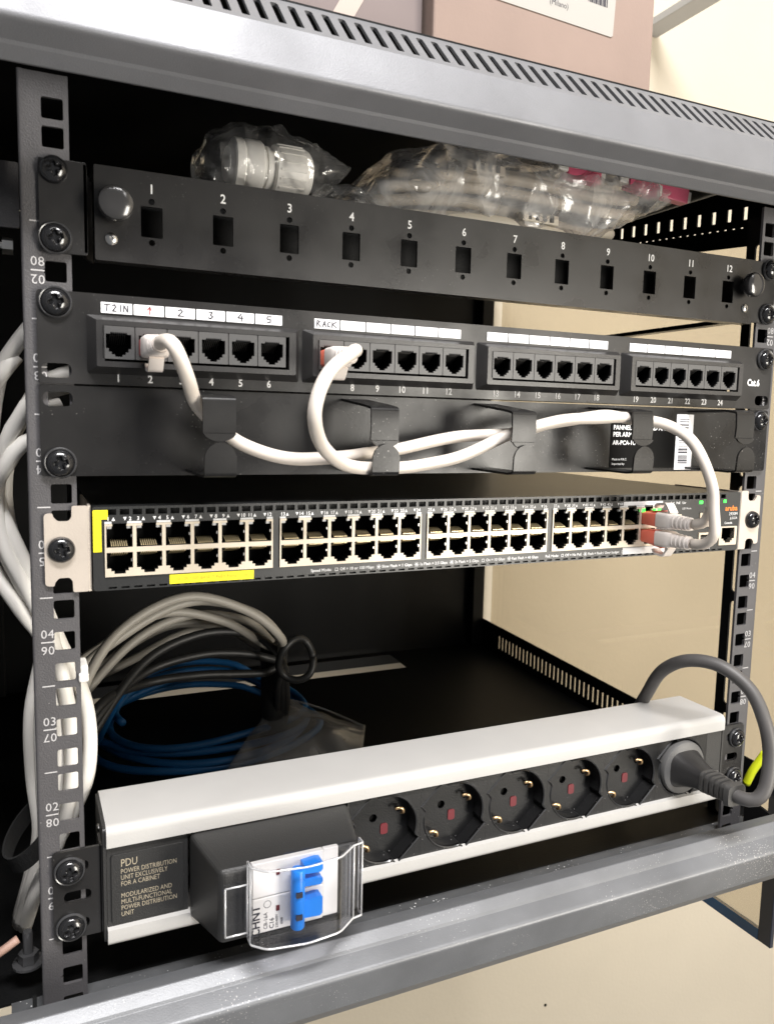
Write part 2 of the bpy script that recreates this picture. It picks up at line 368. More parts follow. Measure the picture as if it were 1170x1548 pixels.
# the tray rises slightly to the back
FT = lambda u, v, d: (u, v, -38.5 + 0.045 * v + d)
MB().plate(rect(-287, 287, 12, 459.5), [rect(-190, 158, 402, 449, 3), circ(16, 246, 1.6, 8)], FT, 0, -1.5).build('floor_tray', 'interior_black', cab)
MB().sheet(fillet([(12, -38.2), (3, -38.2), (1, -46), (-6, -52)], 1.5), 1.5, lambda u, v, d: (d, u, v), -262, 262).build('tray_lip', 'ledge_grey', cab, smooth=True)
MB().plate(rect(-287, 287, -34, 462), [], FRONT, 460, 461.5).build('back_panel', 'interior_black', cab)
for sg in (-1, 1):
    X0 = 285 * sg; X1 = 286.5 * sg
    ys = [404 - 7.5 * k for k in range(50)]
    SH = lambda u, v, d: (d, u, v + 0.045 * u)
    o = MB().plate([(14, -39), (459, -39), (459, -2.4), (14, -2.4)], [[(y - 1.7, -30), (y + 1.7, -30), (y + 1.7, -13.5), (y - 1.7, -13.5)] for y in ys], SH, X0, X1).build('lower_side_strip', 'interior_black', cab)
    SU = lambda u, v, d: (d, u, v + 0.09 * u)
    ysl = [70 + 16.3 * k for k in range(22)]
    hl = [[(y - 2.2, 428.6), (y + 2.2, 428.6), (y + 2.2, 438.6), (y - 2.2, 438.6)] for y in ysl] + [[(y - 1.7, 422), (y + 1.7, 422), (y + 1.7, 423), (y - 1.7, 423)] for y in [56 + 8.4 * k for k in range(44)]]
    MB().plate([(14, 408), (459, 408), (459, 421), (14, 461)] if 0 else [(14, 407.5), (100, 407.5), (459, 407.5), (459, 421), (130, 450), (14, 460)], [h for h in hl if h[2][1] + 0.09 * h[2][0] < 460 and h[0][0] < 260], SU, X0, X1).build('upper_side_strip', 'interior_black', cab)
    MB().sheet(fillet([(X0 - 10 * sg, 352.6), (X0, 352.6), (X0, 357.6)], 0.8), 1.4, lambda u, v, d: (u, d, v), 30, 459).build('side_brace', 'panel_black', cab)
    MB().box(min(270 * sg, 286 * sg), max(270 * sg, 286 * sg), 444, 459.5, -16, 462).build('back_post', 'interior_black', cab, bevel=1)
    MB().sheet([(278 * sg, -24), (276 * sg, -40), (280 * sg, -46), (286 * sg, -56), (298 * sg, -52), (300 * sg, -30)][::sg], 1.6, FLAT, -24, 421).build('front_post', 'frame_grey', cab)

MB().plate(rect(13, 459, -36, 461), [], SIDE, -288.5, -287.2).build('side_panel', 'interior_black', cab)

# ---- mounting rails
hz = []
for n in range(-1, 12):
    for k in (-1, 0, 1):
        z = zc(n) + k * 15.875
        if -58 < z < 412: hz.append((z, k == 0))
for sg in (-1, 1):
    holes = []
    for z, mid in hz:
        x0, x1 = 232.55 - 4.75, 232.55 + 4.75
        h = fillet([(x0, z - 4.75), (x1, z - 4.75), (x1, z - 1.1), (x1 + 1.5, z), (x1, z + 1.1), (x1, z + 4.75), (x0, z + 4.75)] if mid else [(x0, z - 4.75), (x1, z - 4.75), (x1, z + 4.75), (x0, z + 4.75)],
                   [1.1, 1.1, 0, 0, 0, 1.1, 1.1] if mid else 1.1, 3, True)
        holes.append([(a * sg, b) for a, b in h])
    rl = MB().plate([(225.6 * sg, -62), (245.0 * sg, -62), (245.0 * sg, 421.5), (225.6 * sg, 421.5)], holes, FRONT, 0, 2).build('mounting_rail', 'rail_grey', cab)
    win = []
    for k in range(-2, 4):
        a = 139 + 88.9 * k
        win.append(rect(15, 22.6, a + 3.5, a + 85.4, 3.4, 4))
    win = [w for w in win if min(p[1] for p in w) > -60 and max(p[1] for p in w) < 420]
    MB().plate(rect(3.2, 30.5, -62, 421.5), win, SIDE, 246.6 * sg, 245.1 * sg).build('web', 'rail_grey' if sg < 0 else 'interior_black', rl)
    MB().sheet(fillet([(245.0 * sg, 0.0), (246.6 * sg, 0.0), (246.6 * sg, 3.2)], 1.2, 4), 0.6, FLAT, -62, 421.5).build('fold', 'rail_grey', rl, smooth=True)
    t = MB()
    for n in range(0, 9):
        c = 240.4 * sg
        if 1 <= n <= 8:
            t.text('%02d' % n, 6.1, c, zc(n) + 3.9, -0.12, space=1.05); t.text('%02d' % (10 - n), 6.1, c, zc(n) - 3.9, -0.12, rot=PI, space=1.05)
            t.flat([(c - 3, zc(n) - 0.32), (c + 2.9, zc(n) - 0.32), (c + 2.9, zc(n) + 0.32), (c - 3, zc(n) + 0.32)], FRONT, -0.12)
        z = n * U
        t.flat([(c - 3, z - 0.3), (c + 2.8, z - 0.3), (c + 2.8, z + 0.3), (c - 3, z + 0.3)], FRONT, -0.12)
    t.build('printed_scale', 'print_grey', rl)['kind'] = 'stuff'
# bracket between rail and frame, lower right, with a square hole
MB().plate(fillet([(-44, -62), (-1, -62), (-1, -13), (-38, -20), (-44, -28)], [0, 0, 2, 2, 0], 3, True), [rect(-24, -13, -38, -26)], SIDE, 249, 251).build('rail_bracket', 'interior_black', cab)
MB().plate(fillet([(-44, -62), (-1, -62), (-1, -26), (-38, -34), (-44, -40)], [0, 0, 2, 2, 0], 3, True), [], SIDE, -252, -250).build('rail_bracket', 'interior_black', cab)
# hinge plate and bolt on the upper left
hp = MB().plate(rect(-276, -247.2, 359.5, 391.5, 1.2), [], FRONT, 40, 42).box(-276, -247.2, 42, 60, 389.5, 391.5).build('hinge_plate', 'rail_grey', cab, bevel=0.4)
MB().lathe([(4.2, 0), (4.2, 5)], (-250.6, 44, 351), (-1, 0, 0), 6).lathe([(1.8, 0), (1.8, 26)], (-254, 44, 351), (-1, 0, 0), 10).build('bolt', 'steel', hp)
# earth stud at the lower left
st = MB().lathe([(5.2, 0), (5.2, 5)], (-253.5, 20, -22), (0, 0, 1), 6).lathe([(2.6, 5), (2.6, 16), (2.2, 17)], (-253.5, 20, -22), (0, 0, 1), 12).build('earth_stud', 'washer_dark', cab, smooth=True)
MB().lathe([(8, 0), (8, 1.2)], (-253.5, 20, -23.4), (0, 0, 1), 18).build('stud_washer', 'washer_dark', cab)

# ---- screws: domed cross head, with and without a cup washer
def screw_mesh(r=6.4, washer=True):
    m = MB(); nr, na = 12, 40; V = []; F = []
    def cross(x, y):
        a = 0.95; b = 3.1
        d = min(max(abs(x) - a, abs(y) - b), max(abs(y) - a, abs(x) - b)); d2 = math.hypot(x, y) - 1.5
        d = min(d, d2)
        return max(0, min(1, 0.5 - d / 0.5))
    for i in range(nr + 1):
        q = r * i / nr; h = 3.6 * math.sqrt(max(0, 1 - (i / nr) ** 2.4)) + 0.6
        for k in range(na):
            a = 2 * PI * (k + 0.5) / na + 0.2; x, y = q * math.cos(a), q * math.sin(a)
            xr, yr = q * math.cos(a - 0.2), q * math.sin(a - 0.2)
            V.append((x, -(h - 2.2 * cross(xr, yr)), y))
    for i in range(nr):
        for k in range(na): F.append((i * na + k, i * na + (k + 1) % na, (i + 1) * na + (k + 1) % na, (i + 1) * na + k))
    F.append(tuple(range(na)))
    V += [(r * math.cos(2 * PI * (k + 0.5) / na + 0.2), 0.0, r * math.sin(2 * PI * (k + 0.5) / na + 0.2)) for k in range(na)]
    b = (nr + 1) * na
    for k in range(na): F.append((nr * na + k, nr * na + (k + 1) % na, b + (k + 1) % na, b + k))
    m.add(V, F)
    return m.mesh('screw', 'screw_black', True)
SCREW = screw_mesh()
WASHER = MB().lathe([(6.5, 0), (7.3, 0.2), (7.5, 1.2), (7.0, 2.1), (6.5, 1.9), (6.3, 0.9)], (0, 0, 0), (0, -1, 0), 36).mesh('cup_washer', 'washer_dark', True)
def screw(parent, x, z, y, washer=True):
    o = inst(SCREW, 'screw', (x, y - (0.8 if washer else 0), z), parent)
    if washer: inst(WASHER, 'cup_washer', (x, y, z), o)
    return o

# ================================================================== FIBRE PANEL (top)
fp = thing('fiber_patch_bay', (0, 0, 340), 'black fibre panel with twelve numbered rectangular cut-outs, topmost in the rack', 'patch panel')
cuts = []; t = MB()
for i in range(12):
    x = -189.3 + 34.6 * i; z = 360
    cuts += [rect(x - 5.1, x + 5.1, z - 7.2, z + 7.2, 0.4, 2), circ(x, 369.6, 1.5, 12), circ(x, 350.4, 1.5, 12)]
    t.text(str(i + 1), 6.2, x, 375.2, -4.65, bold=0.1, sx=0.92)
MB().plate(rect(-215.4, 215.4, 340, 383.4, 0.8), cuts, FRONT, -4.5, -3.0).build('face_plate', 'panel_black', fp)
MB().box(-215.4, 215.4, -3.0, 22, 381.9, 383.3).build('top_fold', 'panel_black', fp, bevel=0.3)
MB().box(-215.4, 215.4, -3.0, 4, 340.05, 341.5).build('bottom_fold', 'panel_black', fp, bevel=0.3)
MB().box(-210, 210, 36, 165, 391.0, 392.4).build('tray', 'interior_black', fp)
MB().box(-212, 212, 29, 30.5, 347.5, 390.5).build('splice_cover', 'interior_black', fp)
t.build('printed_numbers', 'print_white', fp)['kind'] = 'stuff'
for sg in (-1, 1):
    e = MB().plate([(x * sg, z) for x, z in fillet([(218.3, 341.8), (239.3, 341.8), (239.3, 384), (218.3, 384)], 1.4, 3, True)], [], FRONT, -1.9, -0.15)
    e.build('mounting_ear', 'panel_black', fp, bevel=0.3)
    MB().sheet([(218.4 * sg, -1.9), (218.4 * sg, 10), (214 * sg, 24)], 1.4, FLAT, 343, 383).build('ear_return', 'panel_black', fp)
    k = MB().lathe([(4, 0), (4, 3.5), (7.2, 4.2), (8.0, 5.5), (8.2, 8.5), (7.6, 10.2), (6.2, 11.0), (3, 11.4)], (206.7 * sg, -4.6, 365), (0, -1, 0), 32).build('plunger_knob', 'knob_grey', fp, smooth=True)
    MB().lathe([(2.9, 0), (2.9, 0.4), (2.2, 1.1), (0.9, 1.3), (0.8, 0.7)], (208 * sg, -4.6, 350.2), (0, -1, 0), 20).build('small_screw', 'steel', fp, smooth=True)
    screw(fp, 232.7 * sg, 348.2, -1.9); screw(fp, 232.7 * sg, 379, -1.9, sg > 0)

# ================================================================== PATCH PANEL
pp = thing('patch_bay', (0, 0, 281), 'black twenty-four port patch panel with white label strips and two cables plugged in', 'patch panel')
PX = [-206 + 107.8 * m + 15.1 * i for m in range(4) for i in range(6)]
MODX = [-166.8 + 107.8 * m for m in range(4)]
slotL = lambda x, z: fillet([(x - 6.6, z - 3.4), (x + 6.6, z - 3.4), (x + 6.6, z + 3.4), (x - 6.6, z + 3.4)], 3.3, 5, True)
mod_holes = [rect(mx - 46.8, mx + 46.8, 291.5, 310.5) for mx in MODX]
MB().plate(rect(-241.5, 241.5, 281.6, 324.6, 2.0), mod_holes + [slotL(-233.4, 287.6), slotL(233.4, 287.6)], FRONT, -2.6, -0.8).build('face_plate', 'panel_black', pp)
MB().box(-217, 217, -0.8, 14, 323.0, 324.55).box(-217, 217, -0.8, 14, 281.65, 283.2).build('fold', 'panel_black', pp, bevel=0.4)
MB().box(-215, 215, 12, 34, 286, 318).build('circuit_cover', 'cavity_black', pp)
for mx in MODX:
    o0 = fillet(rect(mx - 53.0, mx + 53.0, 286.8, 314.6), 1.2, 2, True); i0 = fillet(rect(mx - 49.2, mx + 49.2, 290.0, 311.8), 0.8, 2, True)
    hole = rect(mx - 45.6, mx + 45.6, 292.6, 309.4)
    b = MB(); n = len(o0)
    b.add([FRONT(*p, -2.62) for p in o0] + [FRONT(*p, -9.4) for p in i0], [(k, (k + 1) % n, n + (k + 1) % n, n + k) for k in range(n)])
    b.plate(i0, [hole], FRONT, -9.4, -7.8, close=True)
    b.build('bezel', 'plastic_black', pp, smooth=True)
# one jack: tile with stepped opening, cavity with its shade painted black, comb of contacts
op = [(-5.8, 4.9), (-5.8, -1.9), (-4.5, -1.9), (-4.5, -3.5), (-3.2, -3.5), (-3.2, -4.7), (-1.7, -4.7), (-1.7, -5.7), (1.7, -5.7), (1.7, -4.7), (3.2, -4.7), (3.2, -3.5), (4.5, -3.5), (4.5, -1.9), (5.8, -1.9), (5.8, 4.9), (3.9, 4.9)]
for k in range(8):
    x = 3.9 - k * 0.98; op += [(x - 0.15, 5.8), (x - 0.70, 5.8), (x - 0.80, 4.9)]
JACK = MB().plate(rect(-7.35, 7.35, -6.8, 8.6, 0.3, 2), [op], FRONT, -1.4, -0.2).mesh('jack', 'jack_grey')
JCAV = MB().wall(op, FRONT, -0.2, 12).flat(rect(-6, 6, -6, 6), FRONT, 12).mesh('cavity', 'cavity_black')
JCON = MB()
for k in range(8):
    x = -3.45 + k * 0.98; JCON.hexa([(x - 0.17, 2.2, 5.0), (x + 0.17, 2.2, 5.0), (x + 0.17, 2.2, 4.7), (x - 0.17, 2.2, 4.7)], [(x - 0.17, 9, 1.0), (x + 0.17, 9, 1.0), (x + 0.17, 9, 0.7), (x - 0.17, 9, 0.7)])
JCON = JCON.mesh('contacts', 'contact_dark')
t = MB()
for i, x in enumerate(PX):
    j = inst(JACK, 'jack', (x, -8.0, 300.6), pp); c = inst(JCON, 'contacts', (x, -8.0, 300.6), j); c['kind'] = 'stuff'; inst(JCAV, 'cavity', (x, -8.0, 300.6), j)
    MB().plate(rect(-7.2, 7.2, -2.55, 2.55, 0.25, 2), [], lambda u, v, d, x=x: (x + u, d, 318.3 + v), -3.1, -2.63).build('label_strip', 'paper_white', pp)
    t.text(str(i + 1), 5.3, x + 0.3, 284.9, -2.75, bold=0.12, sx=0.9)
t.text('Cat.6', 6.4, 224, 299.8, -2.75, bold=0.22, sx=0.86)
t.build('printed_numbers', 'print_white', pp)['kind'] = 'stuff'
# pen marks on the label strips
def pen(x, strokes, m, sc=1.0):
    q = MB()
    for s_ in strokes: q.stroke([(x + a * sc, 318.3 + b * sc) for a, b in s_], 0.55, FRONT, -3.22)
    q.build('pen_mark', m, pp)
pen(PX[0], [[(-5.6, 1.5), (-3.0, 1.7)], [(-4.3, 1.6), (-4.6, -1.5)], [(-1.9, 1.2), (-0.9, 1.6), (-0.4, 0.6), (-1.9, -1.4), (-0.2, -1.4)], [(1.9, 1.6), (1.7, -1.5)], [(3.2, -1.5), (3.4, 1.5), (5.0, -1.4), (5.2, 1.6)]], 'ink')
pen(PX[1], [[(-0.8, 0.2), (0.4, 1.7), (0.2, -1.8)], [(0.4, 1.7), (1.0, 0.2)]], 'ink_red')
pen(PX[2], [[(-1.2, 1.0), (0.2, 1.7), (1.0, 0.8), (-1.2, -1.5), (1.6, -1.4)]], 'ink')
pen(PX[3], [[(-1.0, 1.6), (0.8, 1.4), (-0.2, 0.2), (1.0, -0.6), (-0.2, -1.7), (-1.2, -1.2)]], 'ink')
pen(PX[4], [[(0.4, 1.7), (-1.2, -0.2), (1.4, -0.3)], [(0.9, 0.9), (0.6, -1.8)]], 'ink')
pen(PX[5], [[(1.4, 1.6), (-0.8, 1.5), (-0.9, 0.3), (0.9, 0.1), (0.8, -1.2), (-1.0, -1.6)]], 'ink')
pen(PX[6], [[(-6, -1.6), (-5.6, 1.6), (-4.2, 1.2), (-5.4, 0), (-3.6, -1.6)], [(-2.6, -1.6), (-1.5, 1.5), (-0.6, -1.6)], [(-2.2, -0.4), (-0.8, -0.4)], [(1.8, 1.3), (0.4, 0.6), (0.3, -1.0), (1.7, -1.4)], [(3.0, 1.6), (2.8, -1.6)], [(5.2, 1.4), (2.9, 0), (5.4, -1.5)]], 'ink')
screw(pp, -233.3, 319, -2.6); screw(pp, 233.3, 316.5, -2.6)

# ================================================================== CABLE MANAGER
mg = thing('cable_manager', (0, 0, 237), 'black cable management panel with five open hooks, below the patch panel', 'cable panel')
MB().plate(rect(-241.3, 241.3, 237.4, 280.6, 2.0), [slotL(-233.2, 274.2)], FRONT, -2.4, -0.8).build('face_plate', 'gloss_black', mg)
MB().box(-218, 218, -0.8, 12, 279.0, 280.55).box(-218, 218, -0.8, 12, 237.45, 239).build('fold', 'gloss_black', mg, bevel=0.4)
for i in range(5):
    x = -165.7 + 84.4 * i; zt = [276.6, 274.2, 274.0, 276.4, 278.0][i]
    h = MB(); F2 = lambda u, v, d: (d, u, v)
    top = fillet([(-2.4, 278.9), (-34, zt + 1.4), (-44, zt), (-44.6, zt - 10), (-44, zt - 17)], [0, 4, 2.4, 0, 0], 5)
    h.sheet(top, 1.3, F2, x - 7.7, x + 7.7)
    # rounded tongue end
    tip = [(x - 7.7 + 15.4 * k / 12, zt - 17 - 3.6 * math.sin(PI * k / 12) ** 0.6) for k in range(13)]
    h.plate(tip[::-1] + [], [], lambda u, v, d: (u, d, v), -44.0, -45.3)
    h.build('upper_hook', 'gloss_black', mg, smooth=True)
    l = MB(); low = fillet([(-2.4, 239.2), (-40, 238.9), (-46.2, 239.6), (-46.8, 249)], [0, 2, 2.4, 0], 5)
    l.sheet(low, -1.3, F2, x - 7.5, x + 7.5)
    tip = [(x - 7.5 + 15.0 * k / 14, 249 + 6.6 * math.sin(PI * k / 14) ** 0.55) for k in range(15)]
    l.plate(tip, [], lambda u, v, d: (u, d, v), -46.8, -45.5)
    l.build('lower_hook', 'gloss_black', mg, smooth=True)
sk = MB().plate(rect(98.8, 154.4, 239.9, 270.3), [], FRONT, -2.7, -2.42).build('sticker', 'cavity_black', mg)
t = MB()
t.text('PANNELLO CAVI AD ANELLI', 4.2, 100.6, 266.3, -2.78, ax='LEFT', bold=0.1, sx=0.96)
t.text('PER ARMADI 19"', 4.2, 100.6, 261.8, -2.78, ax='LEFT', bold=0.1, sx=0.96)
t.text('AR-PCA-1U', 4.0, 100.6, 256.4, -2.78, ax='LEFT', bold=0.1, sx=0.96)
t.text('Made in P.R.C.', 2.1, 100.6, 245.6, -2.78, ax='LEFT'); t.text('Imported by', 2.1, 100.6, 242.6, -2.78, ax='LEFT')
t.build('sticker_print', 'print_white', sk)
bc = MB().plate(rect(154.6, 169.8, 238.6, 276.2), [], FRONT, -2.72, -2.42).build('barcode_sticker', 'paper_white', mg)
t = MB(); z = 243.0
while z < 273.5:
    w = random.choice([0.3, 0.45, 0.6, 0.9]); t.flat(rect(157.4, 165.6, z, z + w), FRONT, -2.8); z += w + random.choice([0.4, 0.7, 1.0, 1.4])
t.build('barcode', 'ink', bc)['kind'] = 'stuff'
screw(mg, -232.8, 243.8, -2.4); screw(mg, 232.8, 273.2, -2.4)

# ================================================================== NETWORK SWITCH
sw = thing('network_switch', (0, 100, 180), 'black forty-eight port network switch with cream port blocks and green lights', 'network switch')
MB().box(-218.5, 218.5, 12, 240, 180.4, 222.0).build('chassis', 'switch_black', sw)
ch = MB().box(-218.5, 218.5, -1.2, 12, 221.2, 222.0).box(-218.5, 218.5, -1.2, 12, 180.4, 181.2).box(-218.5, -217.5, -1.2, 12, 181.2, 221.2).box(217.5, 218.5, -1.2, 12, 181.2, 221.2).build('front_rim', 'switch_black', sw)
SW_Y = -3.2
BX = [-213.6 + 89.5 * b for b in range(4)]
vent = []
x = -210
while x < 206:
    vent.append(rect(x - 2.25, x + 2.25, 216.9 + 1.1, 220.9)); vent.append(rect(x - 2.0, x + 2.0, 180.9, 181.9)); x += 6.15
blk = [rect(bx, bx + 85.8, 187.0, 213.7) for bx in BX]
right_h = [rect(199.6, 217.0, 184.2, 198.0), rect(180.2, 195.4, 185.4, 194.4), rect(180.2, 195.4, 198.2, 208.4), rect(147.6, 163.4, 198.2, 208.0)]
MB().plate(rect(-219, 219, 180.2, 222.2, 1.5), vent + blk + right_h, FRONT, SW_Y, -1.25).build('front_panel', 'switch_black', sw)
# port opening: latch notch down (lower row) / up (upper row)
def port_open(s):
    return [(x, z * s) for x, z in [(-6.25, 5.3), (-6.25, -2.7), (-4.2, -2.7), (-4.2, -4.1), (-2.7, -4.1), (-2.7, -5.5), (2.7, -5.5), (2.7, -4.1), (4.2, -4.1), (4.2, -2.7), (6.25, -2.7), (6.25, 5.3)]]
OPL = port_open(1)
OPU = [(x, z) for x, z in [(-6.25, -5.4), (6.25, -5.4), (6.25, 5.3), (3.4, 5.3), (3.4, 6.42), (-3.4, 6.42), (-3.4, 5.3), (-6.25, 5.3)]]
def port_mesh(o, s):
    m = MB().wall(o, FRONT, SW_Y - 0.2, 9).flat(rect(-7, 7, -6, 6.5), FRONT, 9)
    for k in range(8):
        x = -3.5 + k; za, zb = (3.9, 0.4) if s > 0 else (-3.9, -0.4)
        pass
    return m.mesh('port', 'cavity_black')
PL, PU = port_mesh(OPL, 1), port_mesh(OPU, -1)
def con_mesh(s):
    m = MB()
    for k in range(8):
        x = -3.6 + k * 1.03; a, b = s * 4.75, s * 2.6
        m.hexa([(x - 0.24, -2.6, a + 0.2), (x + 0.24, -2.6, a + 0.2), (x + 0.24, -2.6, a - 0.2), (x - 0.24, -2.6, a - 0.2)], [(x - 0.24, 3.5, b + 0.2), (x + 0.24, 3.5, b + 0.2), (x + 0.24, 3.5, b - 0.2), (x - 0.24, 3.5, b - 0.2)])
    return m.mesh('contacts', 'contact_gold')
PIPE = MB().box(-1.1, 1.1, -2.6, -1.0, -0.6, 0.6).mesh('light_pipe', 'light_pipe')
CL, CU = con_mesh(1), con_mesh(-1)
pr = MB(); bars = MB()
for b, bx in enumerate(BX):
    holes = []; cols = [bx + 7.15 + 14.3 * i for i in range(6)]
    for x in cols:
        holes.append([(x + u, 194.0 + v) for u, v in OPL]); holes.append([(x + u, 207.2 + v) for u, v in OPU])
    k = MB().plate(rect(bx + 0.1, bx + 85.7, 187.1, 213.62), holes, FRONT, SW_Y - 0.9, -2.0).build('port_block', 'port_cream', sw)
    for i, x in enumerate(cols):
        for me, cme, z in ((PL, CL, 194.0), (PU, CU, 207.2)):
            p = inst(me, 'port', (x, 0, z), k)
        q = inst(CL, 'contacts', (x, 0, 194.0), k); q['kind'] = 'stuff'; q = inst(CU, 'contacts', (x, 0, 207.2), k); q['kind'] = 'stuff'
        inst(bpy.data.meshes.get('spring') or MB().box(5.5, 6.5, -3.4, -2.2, -0.7, 0.7).mesh('spring', 'steel'), 'shield_spring', (x, 0, 207.4), k)
        inst(bpy.data.meshes['spring'], 'shield_spring', (x, 0, 195.2), k)
        inst(PIPE, 'light_pipe', (x - 4.7, 0, 211.7), k); inst(PIPE, 'light_pipe', (x + 4.7, 0, 211.7), k)
        n = b * 12 + i * 2
        zt = 216.0
        pr.text(str(n + 1), 2.7, x - 5.2, zt, SW_Y - 0.1, bold=0.05); pr.flat([(x - 3.6, zt - 0.9), (x - 1.9, zt - 0.9), (x - 2.75, zt + 0.9)], FRONT, SW_Y - 0.1)
        pr.text(str(n + 2), 2.7, x + 5.2, zt, SW_Y - 0.1, bold=0.05); pr.flat([(x + 3.6, zt + 0.9), (x + 1.9, zt + 0.9), (x + 2.75, zt - 0.9)], FRONT, SW_Y - 0.1)
        bars.box(x + 3.7, x + 10.6 if i < 5 else x + 7.0, SW_Y - 0.5, SW_Y, 213.75, 214.75)
        if i == 0: bars.box(x - 7.0, x - 3.7, SW_Y - 0.5, SW_Y, 213.75, 214.75)
bars.build('light_pipe_bars', 'light_pipe', sw)['kind'] = 'stuff'
def icon(x, z, kind):
    if kind == 'box': 
        pr.stroke([(x - .8, z - .8), (x + .8, z - .8), (x + .8, z + .8), (x - .8, z + .8), (x - .8, z - .8)], 0.3, FRONT, SW_Y - 0.1)
    else:
        pr.flat(circ(x, z, 0.62, 8), FRONT, SW_Y - 0.1)
        for k in range(8):
            a = k * PI / 4; pr.stroke([(x + .85 * math.cos(a), z + .85 * math.sin(a)), (x + 1.4 * math.cos(a), z + 1.4 * math.sin(a))], 0.28, FRONT, SW_Y - 0.1)
zt = 183.9
def row(x, parts):
    for p in parts:
        if p in ('box', 'sun'): icon(x + 1.4, zt, p); x += 3.4
        else:
            V, _ = text2d(p, 2.35, 'LEFT', 0.03); pr.text(p, 2.35, x, zt, SW_Y - 0.1, ax='LEFT', bold=0.03); x += max(v[0] for v in V) + 1.6
    return x
x = row(-106, ['Speed Mode:', 'box', 'Off = 10 or 100 Mbps', 'sun', 'Slow Flash = 1 Gbps', 'sun', '1s Flash = 2.5 Gbps', 'sun', '2s Flash = 5 Gbps', 'box', 'On = 10 Gbps', 'sun', 'Fast Flash = 40 Gbps'])
row(max(x + 4, 39), ['PoE Mode:', 'box', 'Off = No PoE', 'sun', 'Flash = Fault / Over budget', 'box', 'On = PoE enabled'])
pr.text('Spd   PoE   Usr', 2.3, 160, 215.6, SW_Y - 0.1, bold=0.04); pr.text('LED Mode', 1.9, 168, 211.6, SW_Y - 0.1); pr.text('Stacking', 1.9, 188, 211.4, SW_Y - 0.1)
pr.text('Aux Port', 2.2, 188, 183.0, SW_Y - 0.1, bold=0.04); pr.text('Console', 2.2, 208.5, 200.2, SW_Y - 0.1, bold=0.04)
pr.text('2930M', 3.0, 217, 206.6, SW_Y - 0.1, ax='RIGHT'); pr.text('JL322A', 2.4, 217, 203.6, SW_Y - 0.1, ax='RIGHT')
pr.build('printed_text', 'print_white', sw)['kind'] = 'stuff'
MB().text('aruba', 5.2, 210.6, 210.7, SW_Y - 0.1, bold=0.12, sx=1.0).build('logo', 'print_orange', sw)
cp = MB().plate(rect(199.8, 216.8, 184.4, 197.8, 0.4, 2), [[(208.3 + u, 191.6 + v) for u, v in OPL]], FRONT, SW_Y - 0.7, 0).build('console_port', 'port_cream', sw)
inst(PL, 'cavity', (208.3, 0, 191.6), cp)
up = MB().plate(rect(180.4, 195.2, 185.6, 194.2, 0.4, 2), [rect(182.0, 193.6, 187.4, 192.6)], FRONT, SW_Y - 0.7, 0).build('usb_port', 'port_cream', sw)
MB().box(182.2, 193.4, -2, 6, 189.2, 191).build('tongue', 'plastic_black', up)
u2 = MB().plate(rect(180.4, 195.2, 198.4, 208.2, 0.4, 2), [rect(182.0, 193.6, 200.2, 206.6)], FRONT, SW_Y - 0.7, 0).build('stack_port', 'port_cream', sw)
m2 = MB().plate(rect(147.8, 163.2, 198.4, 207.8, 0.4, 2), [rect(149.4, 161.6, 200.0, 206.2)], FRONT, SW_Y - 0.7, 0).build('management_port', 'port_cream', sw)
for x, z, w in ((181.0, 215.6, 3.2), (203.8, 215.9, 2.4)):
    MB().box(x - w / 2, x + w / 2, SW_Y - 0.5, SW_Y + 0.2, z - 1.1, z + 1.1).build('status_light', 'led_green', sw, bevel=0.3)
for x, w in ((128.0, 5.0), (141.2, 6.0)):
    MB().box(x - w / 2, x + w / 2, SW_Y - 0.8, SW_Y - 0.02, 210.2, 213.4).build('link_light', 'led_green', sw, bevel=0.3)
MB().box(112, 146, SW_Y - 0.14, SW_Y - 0.02, 214.9, 217.4).build('port_group_label', 'light_pipe', sw)
MB().box(113.4, 150, SW_Y - 0.14, SW_Y - 0.02, 182.0, 186.6).build('port_group_label', 'light_pipe', sw)
MB().plate([(-218.8, 199.8), (-214.9, 199.8), (-214.9, 216.0), (-211.8, 216.0), (-211.8, 220.6), (-218.4, 220.6), (-218.8, 220.2)], [], FRONT, SW_Y - 0.35, SW_Y - 0.02).build('yellow_tag', 'tape_yellow', sw)
MB().text('SMARTRATE 13-24', 2.0, -216.8, 208.5, SW_Y - 0.42, rot=PI / 2).build('tag_print', 'tape_print', sw)
MB().plate(rect(-182.3, -138.2, 181.6, 186.5), [], FRONT, SW_Y - 0.35, SW_Y - 0.02).build('yellow_strip', 'tape_yellow', sw)
MB().text('10/100/1000 BASE-T PoE+ Ports (1-48)', 2.4, -160.2, 184.0, SW_Y - 0.42).build('strip_print', 'tape_print', sw)
for sg in (-1, 1):
    out = [(221.0, 180.2), (228.2, 180.2), (228.4, 185.6), (229.6, 187.6), (234.6, 187.6), (236.4, 185.4), (236.6, 183.6), (240.8, 184), (240.8, 219.2), (236.8, 219.4), (236.6, 217.6), (234.6, 215.4), (229.6, 215.4), (228.4, 217.4), (228.2, 222.8), (221.0, 222.8)]
    out = [(a * sg, b) for a, b in fillet(out, [1, 1, 2, 2, 2, 2, 2, 1.8, 1.8, 2, 2, 2, 2, 2, 1, 1], 3, True)]
    e = MB().plate(out, [], FRONT, -1.9, -0.2).build('mounting_ear', 'zinc', sw)
    MB().sheet([(221.0 * sg, -2.0), (219.6 * sg, -1.2), (219.4 * sg, 60)][::1], 1.2, FLAT, 180.2, 222.8).build('ear_flange', 'zinc', e)
    screw(sw, 233.2 * sg, 201.6, -1.9, False)

